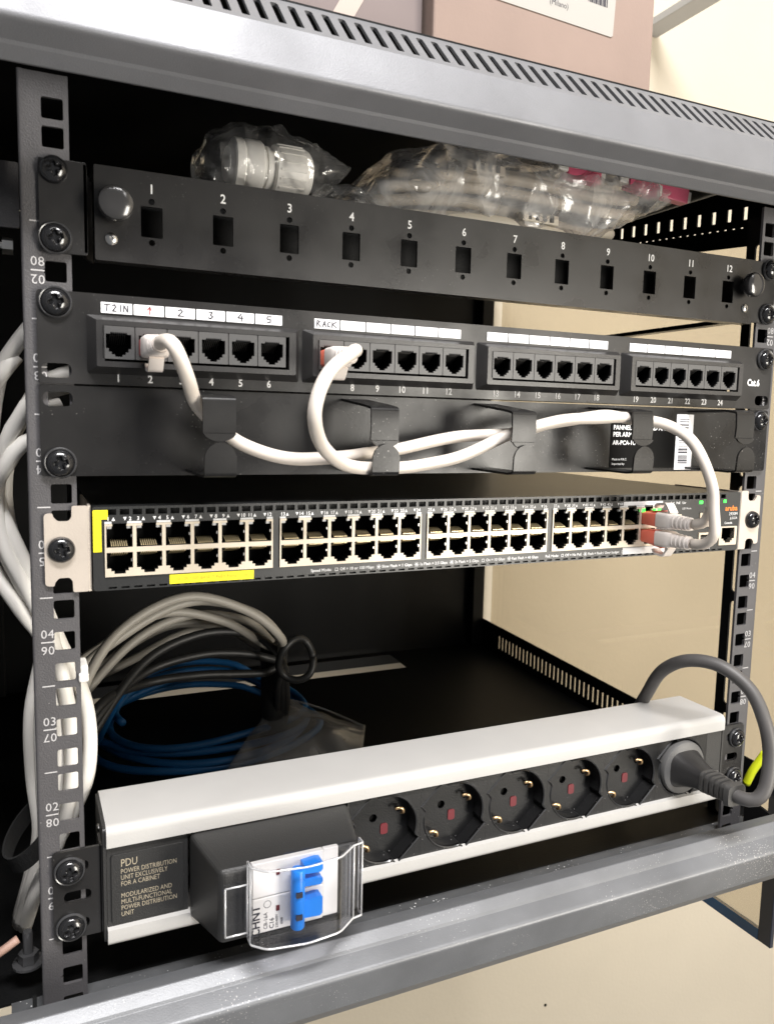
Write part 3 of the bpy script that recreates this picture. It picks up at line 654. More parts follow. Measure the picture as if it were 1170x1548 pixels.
# ================================================================== PATCH CABLES
def ring(y, w, h, cx, cz, e=4.0, n=20):
    out = []
    for k in range(n):
        a = 2 * PI * k / n; c, s_ = math.cos(a), math.sin(a)
        out.append((cx + w * math.copysign(abs(c) ** (2 / e), c), y, cz + h * math.copysign(abs(s_) ** (2 / e), s_)))
    return out
def loft(m, rings):
    n = len(rings[0]); V = [p for r_ in rings for p in r_]; F = []
    for i in range(len(rings) - 1):
        for k in range(n): F.append((i * n + k, i * n + (k + 1) % n, (i + 1) * n + (k + 1) % n, (i + 1) * n + k))
    F.append(tuple(range(n))); F.append(tuple((len(rings) - 1) * n + k for k in range(n)))
    return m.add(V, F)
def plug(parent, x, z, y0, up, body, blen, tip):
    """modular plug: coloured body, white boot with ribs, latch guard; points out of the panel along -Y"""
    s_ = 1 if up else -1
    b = MB(); loft(b, [ring(y0 + 6, 5.6, 4.0, x, z, 10), ring(y0 - blen + 0.6, 5.9, 4.6, x, z, 8), ring(y0 - blen, 5.5, 4.3, x, z, 6)])
    p = b.build('plug', body, parent, smooth=True)
    la = MB(); la.sheet([(y0 + 2, z + s_ * 4.2), (y0 - 4, z + s_ * 5.2), (y0 - blen - 2, z + s_ * 6.6)], 0.9 * s_, lambda u, v, d: (d, u, v), x - 2.0, x + 2.0)
    la.build('latch', body, p)
    w = MB(); rs = [ring(y0 - blen + 0.1, 6.1, 5.2, x, z, 6), ring(y0 - blen - 8, 6.2, 5.4, x, z, 5), ring(y0 - blen - 11, 5.4, 4.9, x, z, 4)]
    y = y0 - blen - 12; k = 0
    while y > tip:
        q = (y0 - blen - 12 - y) / max(1, (y0 - blen - 12 - tip)); r = 5.0 - 0.7 * q
        rs += [ring(y, r, r * 0.96, x, z, 2.6), ring(y - 1.6, r, r * 0.96, x, z, 2.4), ring(y - 2.0, r - 0.6, r - 0.6, x, z, 2.2), ring(y - 3.0, r - 0.6, r - 0.6, x, z, 2.2)]; y -= 3.4; k += 1
    rs += [ring(tip, 3.9, 3.9, x, z, 2), ring(tip - 0.8, 3.5, 3.5, x, z, 2)]
    loft(w, rs); bt = w.build('boot', 'boot_white', p, smooth=True)
    g = MB(); g.sheet(fillet([(y0 - blen - 9, z + s_ * 5.0), (y0 - blen - 5, z + s_ * 10.4), (y0 - blen + 2.5, z + s_ * 9.6), (y0 - blen + 3.5, z + s_ * 7.4)], 2.4, 5), 1.5 * s_, lambda u, v, d: (d, u, v), x - 3.4, x + 3.4)
    g.build('latch_guard', 'boot_white', p, smooth=True)
    return p
CR = 3.35
def wob(P, sd):
    n = len(P)
    return [p + Vector((noise.noise(Vector((i * 0.09, sd, 0))), noise.noise(Vector((i * 0.09, sd, 9))), noise.noise(Vector((i * 0.09, sd, 20))))) * 1.3 * min(1, i / 12, (n - 1 - i) / 12) for i, p in enumerate(P)]
ca = thing('patch_cable', (-191, -9, 300), 'white patch cable from port two through all hooks to upper switch port', 'cable', 'white patch cables on the rack front')
plug(ca, PX[1], 299.6, -9.4, False, 'plug_red', 6.5, -37); plug(ca, 133.55, 206.4, -4.2, True, 'plug_coral', 12.5, -42)
pa = [(-190.9, -34, 299.6), (-190.6, -44, 300.2), (-188.0, -52, 297.5), (-179.8, -46, 283.4), (-173.0, -33, 272.0), (-162.2, -26, 262.6), (-152.9, -27, 255.4), (-140.1, -29, 250.3), (-124.3, -31, 247.6), (-103.1, -31, 247.6), (-78.3, -24, 250.5), (-48.8, -21, 254.4), (-23.9, -21, 259.6), (6.4, -27.9, 261.7), (28.3, -32.1, 267.8), (59.7, -34.3, 272.4), (92.4, -31.6, 271.5), (108.7, -39.7, 269.0), (120.0, -47.9, 260.9), (127.9, -54.0, 247.1), (133.2, -57.0, 230.8), (135.0, -55, 218.0), (134.0, -52, 209.5), (133.55, -44, 206.6)]
MB().tube(wob(spline(pa, 2.5), 1), CR, 14).build('cord', 'cable_white', ca, smooth=2)
cb = thing('patch_cable', (-98, -9, 300), 'white patch cable looping down from port seven to lower switch port', 'cable', 'white patch cables on the rack front')
plug(cb, PX[6], 299.6, -9.4, False, 'plug_coral', 6.5, -37); plug(cb, 133.55, 194.4, -4.2, False, 'plug_coral', 12.5, -42)
pb = [(-98.2, -34, 299.6), (-99.2, -46, 301.0), (-105.5, -56, 299.0), (-119.4, -66, 289.6), (-127.8, -72, 277.2), (-127.9, -70, 265.3), (-119.2, -60, 253.0), (-102.4, -46, 245.0), (-81.7, -37, 242.4), (-51.6, -30, 244.0), (-27.0, -30, 249.3), (2.4, -34.0, 261.8), (24.0, -38.0, 267.8), (55.1, -40.0, 272.3), (87.5, -37.0, 271.4), (103.6, -45.0, 269.0), (114.8, -53.0, 261.0), (122.6, -59.0, 247.4), (127.9, -62.0, 231.3), (130.1, -62.0, 218.4), (132.8, -61, 203.0), (133.5, -54, 196.0), (133.55, -44, 194.4)]
MB().tube(wob(spline(pb, 2.5), 5), CR, 14).build('cord', 'cable_white', cb, smooth=2)

# ================================================================== POWER DISTRIBUTION UNIT
pd = thing('power_strip', (0, 15, -5), 'white and black rack power strip with six sockets and a breaker', 'power strip')
SEC = fillet([(-3.6, 47.0), (-5.4, 47.0), (-5.4, 56.0), (39, 56.0), (39, -5.6), (-5.4, -5.6), (-5.4, 1.0), (-3.6, 1.0)], [0, 0, 3.2, 1.5, 1.5, 1.0, 0, 0], 5)
MB().sheet(SEC[::-1], -1.6, lambda u, v, d: (d, u, v), -215.6, 215.6).build('housing', 'aluminium_white', pd, smooth=True)
for sg in (-1, 1):
    MB().plate(fillet([(-5.0, -5.9), (39.2, -5.9), (39.2, 56.3), (-5.0, 56.3)], 2, 3, True), [], SIDE, 215.7 * sg, 217.2 * sg).build('end_cap', 'plastic_dark', pd)
    MB().lathe([(2.4, 0), (2.4, 0.5), (1.4, 1.3)], (217.2 * sg, 18, 46), (sg, 0, 0), 16).build('cap_screw', 'steel', pd)
    ys = 1 if sg < 0 else -1
    br = [(218.0, -1), (239.6, -1), (241.2, 0.8), (241.2, 45.2), (239.6, 46.6), (218.0, 46.6)]
    sl = lambda cx, cz, w, h: fillet(rect(cx - w, cx + w, cz - h, cz + h), h * 0.95, 4, True)
    e = MB().plate([(a * sg, b) for a, b in br], [[(a * sg, b) for a, b in sl(229.5, 21.6, 6.6, 3.0)], [(a * sg, b) for a, b in sl(227.0, 37.5, 3.0, 2.9)], [(a * sg, b) for a, b in sl(227.0, 6.5, 3.0, 2.9)]], FRONT, -2.0, -0.2).build('mounting_bracket', 'panel_black', pd)
    MB().box(min(217.3 * sg, 218.6 * sg), max(217.3 * sg, 218.6 * sg), -2.0, 12, -1, 46.6).build('bracket_fold', 'panel_black', e)
    screw(pd, 233.2 * sg, 36.4, -2.0); screw(pd, 233.0 * sg, 5.9, -2.0)
# label plate module
lp = MB().plate(rect(-215.5, -174.3, 1.05, 46.95), [], FRONT, -4.6, -3.7).build('label_module', 'plastic_dark', pd)
MB().plate(rect(-213.4, -176.6, 4.2, 41.6, 1.6), [], FRONT, -5.5, -4.61).build('raised_plate', 'plastic_dark', lp, bevel=0.4)
t = MB()
for s_, z, sz in (('PDU', 36.4, 5.0), ('POWER DISTRIBUTION', 31.9, 3.15), ('UNIT EXCLUSIVELY', 28.5, 3.15), ('FOR A CABINET', 25.1, 3.15), ('MODULARIZED AND', 18.6, 3.15), ('MULTI-FUNCTIONAL', 15.2, 3.15), ('POWER DISTRIBUTION', 11.8, 3.15), ('UNIT', 8.4, 3.15)):
    t.text(s_, sz * 1.18, -208.8, z, -5.62, ax='LEFT', sx=0.74, bold=-0.01)
t.build('printed_text', 'print_tan', lp)
# breaker module: tapered box, white breaker, blue toggle, clear flip cover
A = [(-174.0, -4.4, -2.5), (-82.4, -4.4, -2.5), (-82.4, -4.4, 46.0), (-174.0, -4.4, 46.0)]
Bq = [(-166.0, -44, 4), (-91.0, -44, 4), (-91.0, -44, 43.0), (-166.0, -44, 43.0)]
bx_ = MB().hexa(A, Bq).build('breaker_box', 'plastic_dark', pd, bevel=3.0, seg=4)
MB().box(-151.4, -112.6, -47.2, -43.5, 26.6, 45.0).box(-151.4, -112.6, -47.2, -43.5, 7.4, 26.2).build('breaker_body', 'breaker_white', bx_, bevel=0.5)
MB().box(-112.4, -104, -46.2, -43.5, 7.4, 45).build('breaker_side', 'breaker_white', bx_, bevel=0.5)
MB().lathe([(3.2, 0), (3.6, 0.6), (3.6, 31), (3.2, 31.6)], (-128.6, -53.5, 10.2), (0, 0, 1), 20).build('toggle_bar', 'breaker_blue', bx_, smooth=True)
for z0, z1 in ((37.4, 43.4), (30.6, 34.6), (13.6, 24.4)):
    MB().plate(fillet([(-125.2, z0 + 0.6), (-116.4, z0), (-115.2, z0 + 1.4), (-115.2, z1 - 0.4), (-118, z1), (-125.2, z1 - 0.8)], [0, 1, 0.6, 0.8, 0.6, 0], 3, True), [], FRONT, -53.6, -47.3).build('toggle_lever', 'breaker_blue', bx_, bevel=0.5)
for z in (16.5, 28.5): MB().box(-130.6, -127.4, -58.0, -56.6, z, z + 2.6).build('toggle_notch', 'ink', bx_)
t = MB(); t.text('CHNT', 6.0, -148.4, 14.4, -47.35, rot=PI / 2, bold=0.14)
t.text('CB-16A', 2.8, -143.4, 13.6, -47.35, rot=PI / 2); t.text('C16', 3.4, -140.2, 11.6, -47.35, rot=PI / 2, bold=0.04); t.text('230/400V', 1.9, -137.6, 12.2, -47.35, rot=PI / 2); t.text('6000', 1.9, -135.0, 11.6, -47.35, rot=PI / 2)
t.stroke(circ(-142.6, 22.4, 1.9, 14) + circ(-142.6, 22.4, 1.9, 14)[:1], 0.22, FRONT, -47.35)
t.text('1', 2.4, -134, 38.6, -47.35); t.build('breaker_print', 'ink', bx_)
MB().box(-138.0, -136.2, -47.6, -47.1, 37.2, 40.0).box(-138.0, -136.2, -47.6, -47.1, 17.8, 20.6).build('indicator_window', 'shutter_red', bx_)
ft = fillet([(-152.6, -46.4), (-152.6, -53), (-146, -59.5), (-126, -62.5), (-108, -60.5), (-98.0, -52.5), (-92.4, -51.4), (-92.4, -46.4)], [0, 2, 8, 20, 10, 3, 1, 0], 6)
cv = MB().sheet(ft, 1.1, FLAT, 6.2, 47.6)
cv.plate(ft, [], FLAT, 46.5, 47.6); cv.plate(ft, [], FLAT, 6.2, 7.3)
cv.build('clear_cover', 'acrylic', bx_, smooth=True)
for z in (47.2, 6.6): MB().tube([(u, v - 0.3, z) for u, v in ft], 0.55, 6).build('cover_edge_glint', 'edge_highlight', bx_, smooth=2)  # thin milky tubes added as highlights along the cover's edges
for u, v in (ft[0], ft[-1], (-152.8, -52), (-97.6, -52.6), (-92.4, -51.2)): MB().tube([(u, v, 6.6), (u, v, 47.2)], 0.5, 6).build('cover_edge_glint', 'edge_highlight', bx_, smooth=2)
MB().box(-164.6, -153.2, -48.6, -44.1, 10.5, 36.5).build('clear_tab', 'acrylic', bx_, bevel=1.0)
for u_ in (-164.4, -153.4): MB().tube([(u_, -48.7, 10.7), (u_, -48.7, 36.3)], 0.5, 6).build('cover_edge_glint', 'edge_highlight', bx_, smooth=2)
for z_ in (10.7, 36.3): MB().tube([(-164.4, -48.7, z_), (-153.4, -48.7, z_)], 0.5, 6).build('cover_edge_glint', 'edge_highlight', bx_, smooth=2)
MB().plate([(-97.4, 14.5), (-94.0, 17.6), (-94.0, 31), (-97.4, 34)], [], FRONT, -53.6, -52.2).build('finger_grip', 'acrylic', bx_)
# sockets
def outline(grow=0.0):
    out = []; n = 112; r0 = 20.4 + grow; hl, hw = 22.0 + grow, 9.8 + grow; rot = R(-47)
    angs = sorted([2 * PI * k / n for k in range(n)] + [(math.atan2(sy * hw, sx * hl) + rot) % (2 * PI) for sx in (1, -1) for sy in (1, -1)])
    for a in angs:
        c, s_ = abs(math.cos(a - rot)), abs(math.sin(a - rot)); rr = min(hl / c if c > 1e-6 else 1e9, hw / s_ if s_ > 1e-6 else 1e9)
        r = max(r0, rr); out.append((r * math.cos(a), r * math.sin(a)))
    return out
OI, OO = outline(0), outline(1.1)
W2 = 23.45
socket = MB().plate(rect(-W2, W2, -22.95, 22.95), [OI], FRONT, -4.6, -3.2)
d1 = 5.5
socket.wall(OI, FRONT, -4.6, d1)
holes_ = [circ(-3.6, 2.6, 2.6, 14), [(3.7 + a, -5.2 + b) for a, b in fillet(rect(-2.4, 2.4, -3.4, 3.4), 1.5, 3, True)]]
socket.plate(OI, holes_, FRONT, d1, d1 + 1)
SOCK = socket.mesh('socket', 'socket_black')
lip = MB(); n = len(OI); om = outline(0.55)
lip.add([FRONT(*p, -4.62) for p in OO] + [FRONT(*p, -5.6) for p in om] + [FRONT(*p, -5.0) for p in OI], [(k, (k + 1) % n, n + (k + 1) % n, n + k) for k in range(n)] + [(n + k, n + (k + 1) % n, 2 * n + (k + 1) % n, 2 * n + k) for k in range(n)])
LIP = lip.mesh('rim', 'rim_black', True)
SHUT = MB().plate([(3.7 + a, -5.2 + b) for a, b in fillet(rect(-2.4, 2.4, -3.4, 3.4), 1.5, 3, True)], [], FRONT, d1 - 0.6, d1 + 0.8).mesh('shutter', 'shutter_red')
def clip_mesh(s_):
    q = 1 / math.sqrt(2)
    c_ = (13.4, 7.6) if s_ > 0 else (-9.6, -12.6)
    pts = spline([(c_[0] - 4.2, 1.5, c_[1] + 0.6), (c_[0] - 1.8, 0.6, c_[1] + 1.2), (c_[0] + 0.4, 0.4, c_[1] + 0.3), (c_[0] + 1.2, 1.0, c_[1] - 2.2), (c_[0] + 1.0, 3.5, c_[1] - 3.6)], 0.8)
    return MB().tube(pts, 1.0, 8).mesh('earth_clip', 'brass', 2)
CLIPS = [clip_mesh(1), clip_mesh(-1)]
DARK = MB().plate(rect(-14, 14, -14, 14), [], FRONT, d1 + 2.5, d1 + 3).mesh('back_wall', 'cavity_black')
SX = [-57.6 + 47.0 * k for k in range(6)]
for k, x in enumerate(SX):
    so = inst(SOCK, 'socket', (x, 0, 24.0), pd); inst(LIP, 'rim', (x, 0, 24.0), so); inst(SHUT, 'shutter', (x, 0, 24.0), so); inst(DARK, 'back_wall', (x, 0, 24.0), so)
    for c in CLIPS: inst(c, 'earth_clip', (x, 0, 24.0), so)
MB().plate(rect(-82.2, SX[0] - W2 - 0.15, 1.05, 46.95), [], FRONT, -4.6, -3.4).build('blank_filler', 'plastic_dark', pd)
MB().plate(rect(SX[5] + W2 + 0.15, 215.4, 1.05, 46.95), [], FRONT, -4.6, -3.4).build('blank_filler', 'plastic_dark', pd)

# ---- mains plug and cord
pw = thing('power_cable', (SX[5], -5, 24), 'grey round mains plug in the rightmost socket with looping dark grey cord', 'power cord')
px_ = SX[5]
g = MB(); g.lathe([(18.4, -2), (19.4, 2), (19.4, 6.4), (18.8, 7.6), (16.4, 8.6), (12, 9.0)], (px_, -0, 24), (0, -1, 0), 40)
pg = g.build('plug', 'plug_grey', pw, smooth=True)
b = MB(); loft(b, [ring(-8.5, 14.6, 13.6, px_, 24, 3), ring(-15, 12.2, 10.6, px_, 24, 3), ring(-24, 9.2, 8.0, px_, 24, 3), ring(-29, 8.0, 7.4, px_, 24, 3.5)]); b.build('plug_neck', 'plastic_black', pg, smooth=True)
b = MB(); rs = []
for k in range(5):
    y = -29 - k * 4.2; r = 8.4 - 0.35 * k
    rs += [ring(y, r, r * 0.92, px_, 24, 4), ring(y - 2.6, r, r * 0.92, px_, 24, 4), ring(y - 2.8, r - 1.8, r - 2.0, px_, 24, 3), ring(y - 4.0, r - 1.8, r - 2.0, px_, 24, 3)]
rs += [ring(-50.2, 8.6, 7.8, px_, 24, 5), ring(-54, 7.8, 7.0, px_, 24, 5)]
loft(b, rs); b.build('strain_relief', 'relief_grey', pg, smooth=True)
cp_ = [(px_, -50, 24), (px_ + 1, -57, 23.5), (px_ + 6, -64, 25), (px_ + 12, -66, 34), (194.5, -63, 54), (193.6, -58, 74), (191.5, -46, 93), (182.5, -28, 105), (173.0, -8, 104), (172.0, 14, 90), (178, 34, 66), (184, 52, 40), (186, 62, 5), (180, 70, -22), (150, 90, -30)]
MB().tube(spline(cp_, 3), 4.6, 14).build('cord', 'cord_grey', pw, smooth=2)

# ================================================================== CABLES INSIDE
def cable(name, pts, r, m, label, cat='cable', group=None, n=9, step=6):
    o = MB().tube(spline(pts, step), r, n).build(name, m, None, smooth=2)
    return tag(o, label, cat, group)
IV = [(-244, 30, 300), (-252, 34, 289), (-259, 40, 275), (-264, 50, 243), (-261, 50, 213), (-249, 44, 182), (-238, 40, 150), (-235, 38, 105), (-235, 38, 67), (-239, 38, 37), (-249, 42, 8), (-256, 60, -25)]
names = ['ivory network cable curving out behind the left rail, uppermost of its bundle', 'ivory network cable of the left bundle, nearest the cabinet side', 'ivory network cable bulging out right of the left rail',
         'ivory network cable seen through the left rail holes, in front of its bundle', 'ivory network cable of the left bundle, second below the uppermost', 'ivory network cable of the left bundle, lowest where they leave the rail', 'ivory network cable bowing left beside the left rail above the strap']
offs = [(0, 0, 10, 0), (-9, 6, -4, -5), (9, 8, -16, 14), (3, -5, -24, 5), (-3, 10, -34, -3), (-6, 2, -48, -8), (-8, 12, -8, -13)]
for (dx, dy, dz, bow), lb in zip(offs, names):
    pts = []
    for i, (x, y, z) in enumerate(IV):
        f = min(1, max(0, (z - 120) / 150)); w = math.sin(PI * max(0, min(1, (150 - z) / 130)))
        pts.append((x + dx * (0.25 + 0.5 * f) + bow * w, y + dy + (4 if i % 2 else 0) * (dx / 9), z + dz * f))
    if bow <= -13: pts = pts[5:]
    if pts[0][2] < 290: pts = [(pts[0][0] + 16, pts[0][1] + 4, pts[0][2] + 6)] + pts
    cable('network_cable', pts, 4.0, 'cable_ivory', lb, group='ivory network cables behind the left rail', n=10)
tr = [( -259 + 0, 0, 0)]
ring_pts = [(-249.5 + 13.5 * math.cos(a), 40 + 20 * math.sin(a), 40 + 13 * math.cos(a) * 0.95 + 3 * math.sin(a)) for a in [2 * PI * k / 36 for k in range(37)]]
m = MB()
for k in range(36):
    a, b2 = Vector(ring_pts[k]), Vector(ring_pts[k + 1]); nrm = Vector((-0.4, -0.25, 1)).normalized() * 5.5
    m.hexa([tuple(a - nrm), tuple(b2 - nrm), tuple(b2 + nrm), tuple(a + nrm)], [tuple((p_ - Vector((-249.5, 40, 40))) * 0.93 + Vector((-249.5, 40, 40))) for p_ in (a - nrm, b2 - nrm, b2 + nrm, a + nrm)])
tag(m.build('cable_strap', 'velcro'), 'black strap round the ivory cables beside the lower left rail', 'cable strap')
tag(MB().box(-227, -221.5, 8, 24, 133, 139.5).box(-226.6, -222, -2, 8, 134, 138.5).build('cable_tie_head', 'cable_ivory', None, bevel=0.8), 'white cable tie end poking out right of the left rail', 'cable tie')
gl = ['grey network cable arching highest under the switch', 'grey network cable arching second highest under the switch', 'grey network cable of the middle of the arching bundle', 'grey network cable, lowest of the arching bundle at its left end', 'grey network cable, rearmost of the bundle arching to the dark coil', 'grey network cable dipping lowest at the right of the arching bundle']
for i in range(6):
    y = 135 + 20 * i; dz = [0, -8, -20, -28, -40, -52][i]; dx = [0, 10, -8, 16, 4, 22][i]
    cable('grey_network_cable', [(-244, 80 + 4 * i, 20 + 12 * i), (-224 - 4 * (i % 2), y - 34, 84 + dz + 14 * (i % 3)), (-196 + dx, y - 12, 124 + dz + 4 * (i % 2)), (-150 + dx, y, 143 + dz), (-104 + dx, y + 10, 128 + dz * 0.85), (-74 + dx * 0.6, y + 22, 102 + dz * 0.7), (-60 + 1.5 * i, 200 + 6 * i, 74 - 2 * i), (-58 + 1.5 * (i % 3), 226 + 2 * (i // 3), 40), (-56, 232, 4)], 3.5, 'cable_grey', gl[i], group='grey network cables arching under the switch')
for i in range(3):
    lb = ['black cable draped over the grey bundle, upper', 'black cable draped over the grey bundle, lower', 'black cable hanging down beside the grey bundle'][i]
    cable('black_cable', [(-236, 120, 10 + 8 * i), (-206, 146, 56 + 6 * i), (-170, 176 + 4 * i, 88 - 10 * i), (-130, 190, 100 - 16 * i), (-96, 194, 98 - 17 * i), (-72, 196, 86 - 12 * i), (-58, 200, 66), (-60 + 3 * i, 206, 48), (-56 + 4 * i, 222, 20), (-50, 232, -10)], 3.4, 'cable_black', lb, group='black cables over the grey bundle')
tag(MB().tube(spline([(-62, 212, 80), (-59, 222, 60), (-57, 228, 38), (-56, 232, 6), (-56, 236, -20)], 5), 11.5, 14).build('cable_sleeve', 'velcro', None, smooth=2), 'black wrap gathering the grey cables at the right end of their arch', 'cable wrap')
ringc = [(-56 + 14 * math.cos(a), 172 + 4 * math.sin(a * 2), 78 + 17 * math.sin(a)) for a in [2 * PI * k / 40 for k in range(41)]]
tag(MB().tube(ringc, 3.0, 8).build('cable_loop', 'cable_black', None, smooth=2), 'small black cable loop hanging at the right end of the grey bundle', 'cable')
bl = []
for k in range(4 * 24 + 10):
    a = 2 * PI * k / 24; r = 1 + 0.05 * math.sin(k * 0.7) - 0.05 * (k // 24); j = noise.noise(Vector((k * 0.21, 3, 1)))
    bl.append((-104 + 100 * r * math.cos(a + 1.0), 280 + 82 * r * math.sin(a + 1.0) + 5 * j, -14 + 7 * (k // 24) * 0.8 + 13 * max(0, math.sin(a + 1.0)) * (0.6 + 0.25 * (k // 24)) + 3 * j))
bl = [(-175, 190, 75), (-188, 205, 50), (-200, 235, 10)] + bl[8:]
tag(MB().tube(spline(bl, 7), 3.2, 9).build('blue_cable_coil', 'cable_blue', None, smooth=2), 'coiled blue network cable lying on the cabinet floor', 'cable')

# ---- clear zip bag on the floor
def film(name, m, P, Q, nu, nv, fn, label, cat='bag'):
    pass
zb = MB(); nu, nv = 26, 18; V = []; F = []
c00, c10, c11, c01 = Vector((-134, 158, -22)), Vector((2, 172, -16)), Vector((20, 206, 0)), Vector((-46, 250, 22))
for j in range(nv + 1):
    for i in range(nu + 1):
        u, v = i / nu, j / nv; p = (c00 * (1 - u) + c10 * u) * (1 - v) + (c01 * (1 - u) + c11 * u) * v
        V.append(p + Vector((0, 0, 6 * noise.noise(p * 0.02) + 2.5 * noise.noise(p * 0.07) + 8 * math.sin(PI * u) * math.sin(PI * v) + (2.2 if abs(v - 0.78) < 0.05 else 0))))
for j in range(nv):
    for i in range(nu): a = j * (nu + 1) + i; F.append((a, a + 1, a + nu + 2, a + nu + 1))
zf = zb.add(V, F).build('zip_bag', 'zip_film', None, smooth=2)
tag(zf, 'flat clear zip bag lying on the floor beside the blue coil', 'bag')
so_ = zf.modifiers.new('t', 'SOLIDIFY'); so_.thickness = 0.0004
MB().tube(spline([tuple(c01 * (1 - 0.0) * 0.25 + c00 * 0.0 + c01 * 0.75 + Vector((-6, -14, 4))), tuple((c01 + c11) * 0.5 + Vector((-4, -12, 6))), tuple(c11 + Vector((-6, -10, 4)))], 5), 0.9, 6).build('zip_seal', 'zip_film', zf)

# ================================================================== BAGS ABOVE THE FIBRE PANEL
cg = thing('cable_gland', (-115, 47, 392), 'white plastic cable gland inside the small clear bag', 'cable gland')
hexr = lambda r: r
MB().lathe([(8.6, 0), (9.6, 0.6), (9.6, 5), (9.0, 5.4), (9.6, 6.0), (9.6, 8), (9, 8.4)], (-141.5, 47, 408.6), (1, 0, 0), 24).build('thread', 'gland_white', cg, smooth=True)
MB().lathe([(13.6, 0), (14.6, 0.8), (14.6, 5.2), (13.8, 6), (14.2, 6.6), (14.6, 7.4), (14.6, 15.6), (13.8, 16.6)], (-138.4, 47, 408.6), (1, 0, 0), 18).build('hex_body', 'gland_white', cg, smooth=True)
MB().lathe([(11.4, 0), (11.4, 1.6), (12.4, 2.0), (12.4, 3.4), (11.4, 3.8), (11.4, 6)], (-121.6, 47, 408.6), (1, 0, 0), 28).build('seal_ring', 'gland_white', cg, smooth=True)
dm = MB().lathe([(12.6, 0), (14.0, 0.8), (14.2, 8), (14.0, 17), (13.0, 20.6), (10.8, 22.6), (7.5, 23.0), (6.6, 22.0), (6.4, 8)], (-115.4, 47, 408.6), (1, 0, 0), 36).build('dome_nut', 'gland_white', cg, smooth=True)
for k in range(18):
    a = 2 * PI * k / 18; MB().box(-113, -98, -0.5, 0.5, 13.9, 14.7).build('grip_rib', 'gland_white', dm)
    o = bpy.data.objects[-1] if False else None
ribs = [o for o in COL.objects if o.name.startswith('grip_rib')]
for k, o in enumerate(ribs):
    a = 2 * PI * k / 18
    o.matrix_parent_inverse = Matrix.Identity(4); o.location = (0, 47 * S, 408.6 * S); o.rotation_euler = (a, 0, 0)
    o.parent = dm; o.matrix_parent_inverse = Matrix.Translation(-WORLD.get(dm.name, Vector((0, 0, 0))))

def crumpled(name, m, fn, nu, nv, amp, sc, label, cat='bag', seed=0):
    """closed film bag: fn(u, v) gives the smooth surface, folded with ridged noise"""
    V = []; F = []
    for i in range(nu + 1):
        for j in range(nv):
            p = Vector(fn(i / nu, 2 * PI * j / nv)); q = p * sc + Vector((seed, seed * 2, 0))
            r1 = 1 - abs(noise.noise(q)) * 2; r2 = 1 - abs(noise.noise(q * 2.3 + Vector((9, 1, 4)))) * 2
            c = Vector(fn(i / nu, 0)) * 0.5 + Vector(fn(i / nu, PI)) * 0.5
            d = (p - c); L = d.length
            if L > 1e-4: d /= L
            r1 = math.copysign(abs(r1) ** 1.7, r1); r2 = math.copysign(abs(r2) ** 1.7, r2)
            V.append(p + d * min(amp, L * 0.6) * (r1 * 0.8 + r2 * 0.5 - 0.55) + Vector((noise.noise(q * 1.7 + Vector((0, 0, 7))) * amp * 0.4, 0, 0)))
    for i in range(nu):
        for j in range(nv): F.append((i * nv + j, i * nv + (j + 1) % nv, (i + 1) * nv + (j + 1) % nv, (i + 1) * nv + j))
    me_ = MB().add([tuple(v) for v in V], [t_ for f in F for t_ in ((f[0], f[1], f[2]), (f[0], f[2], f[3]))])
    o = me_.build(name, m, None, smooth=2); o.data.set_sharp_from_angle(angle=R(36))
    return tag(o, label, cat)
def lerp(tab, x):
    for (a, b), (c, d) in zip(tab[:-1], tab[1:]):
        if x <= c: return b + (d - b) * max(0, (x - a)) / (c - a)
    return tab[-1][1]
def bag1(u, a):
    x = -159 + 92 * u
    hi = lerp([(-159, 412), (-150, 424), (-132, 431), (-110, 431), (-92, 427), (-80, 420), (-67, 417)], x); lo = lerp([(-159, 400), (-154, 393), (-90, 393), (-82, 400), (-67, 415.5)], x)
    wy = lerp([(-159, 8), (-150, 19), (-95, 21), (-80, 12), (-67, 3)], x)
    return (x, 48 + wy * math.cos(a), (hi + lo) / 2 + (hi - lo) / 2 * math.sin(a))
crumpled('gland_bag', 'bag_film', bag1, 46, 40, 5.0, 0.040, 'small crumpled clear bag holding a white cable gland', seed=2)
def bag2(u, a):
    x = -66 + 282 * u
    hi = lerp([(-66, 402), (-58, 411), (-24, 440), (20, 452), (120, 455), (190, 452), (216, 445)], x); lo = lerp([(-66, 396), (-60, 393.5), (126, 393.5), (150, 408), (216, 441)], x)
    wy = lerp([(-66, 14), (-20, 42), (140, 46), (190, 34), (216, 12)], x)
    return (x, 84 + wy * math.cos(a), (hi + lo) / 2 + (hi - lo) / 2 * math.sin(a))
crumpled('connector_bag', 'bag_film_milky', bag2, 110, 56, 9.0, 0.016, 'large crumpled clear bag of cream sleeves and pink connectors', seed=11)
def bag3(u, a):
    x = -92 + 44 * u
    hi = lerp([(-92, 397), (-84, 403), (-70, 404), (-48, 395)], x)
    return (x, 44 + (4 + 14 * math.sin(PI * u)) * math.cos(a), (hi + 392.6) / 2 + (hi - 392.6) / 2 * math.sin(a))
crumpled('loose_film', 'bag_film', bag3, 20, 18, 3, 0.07, 'loose fold of clear film between the two bags', seed=5)
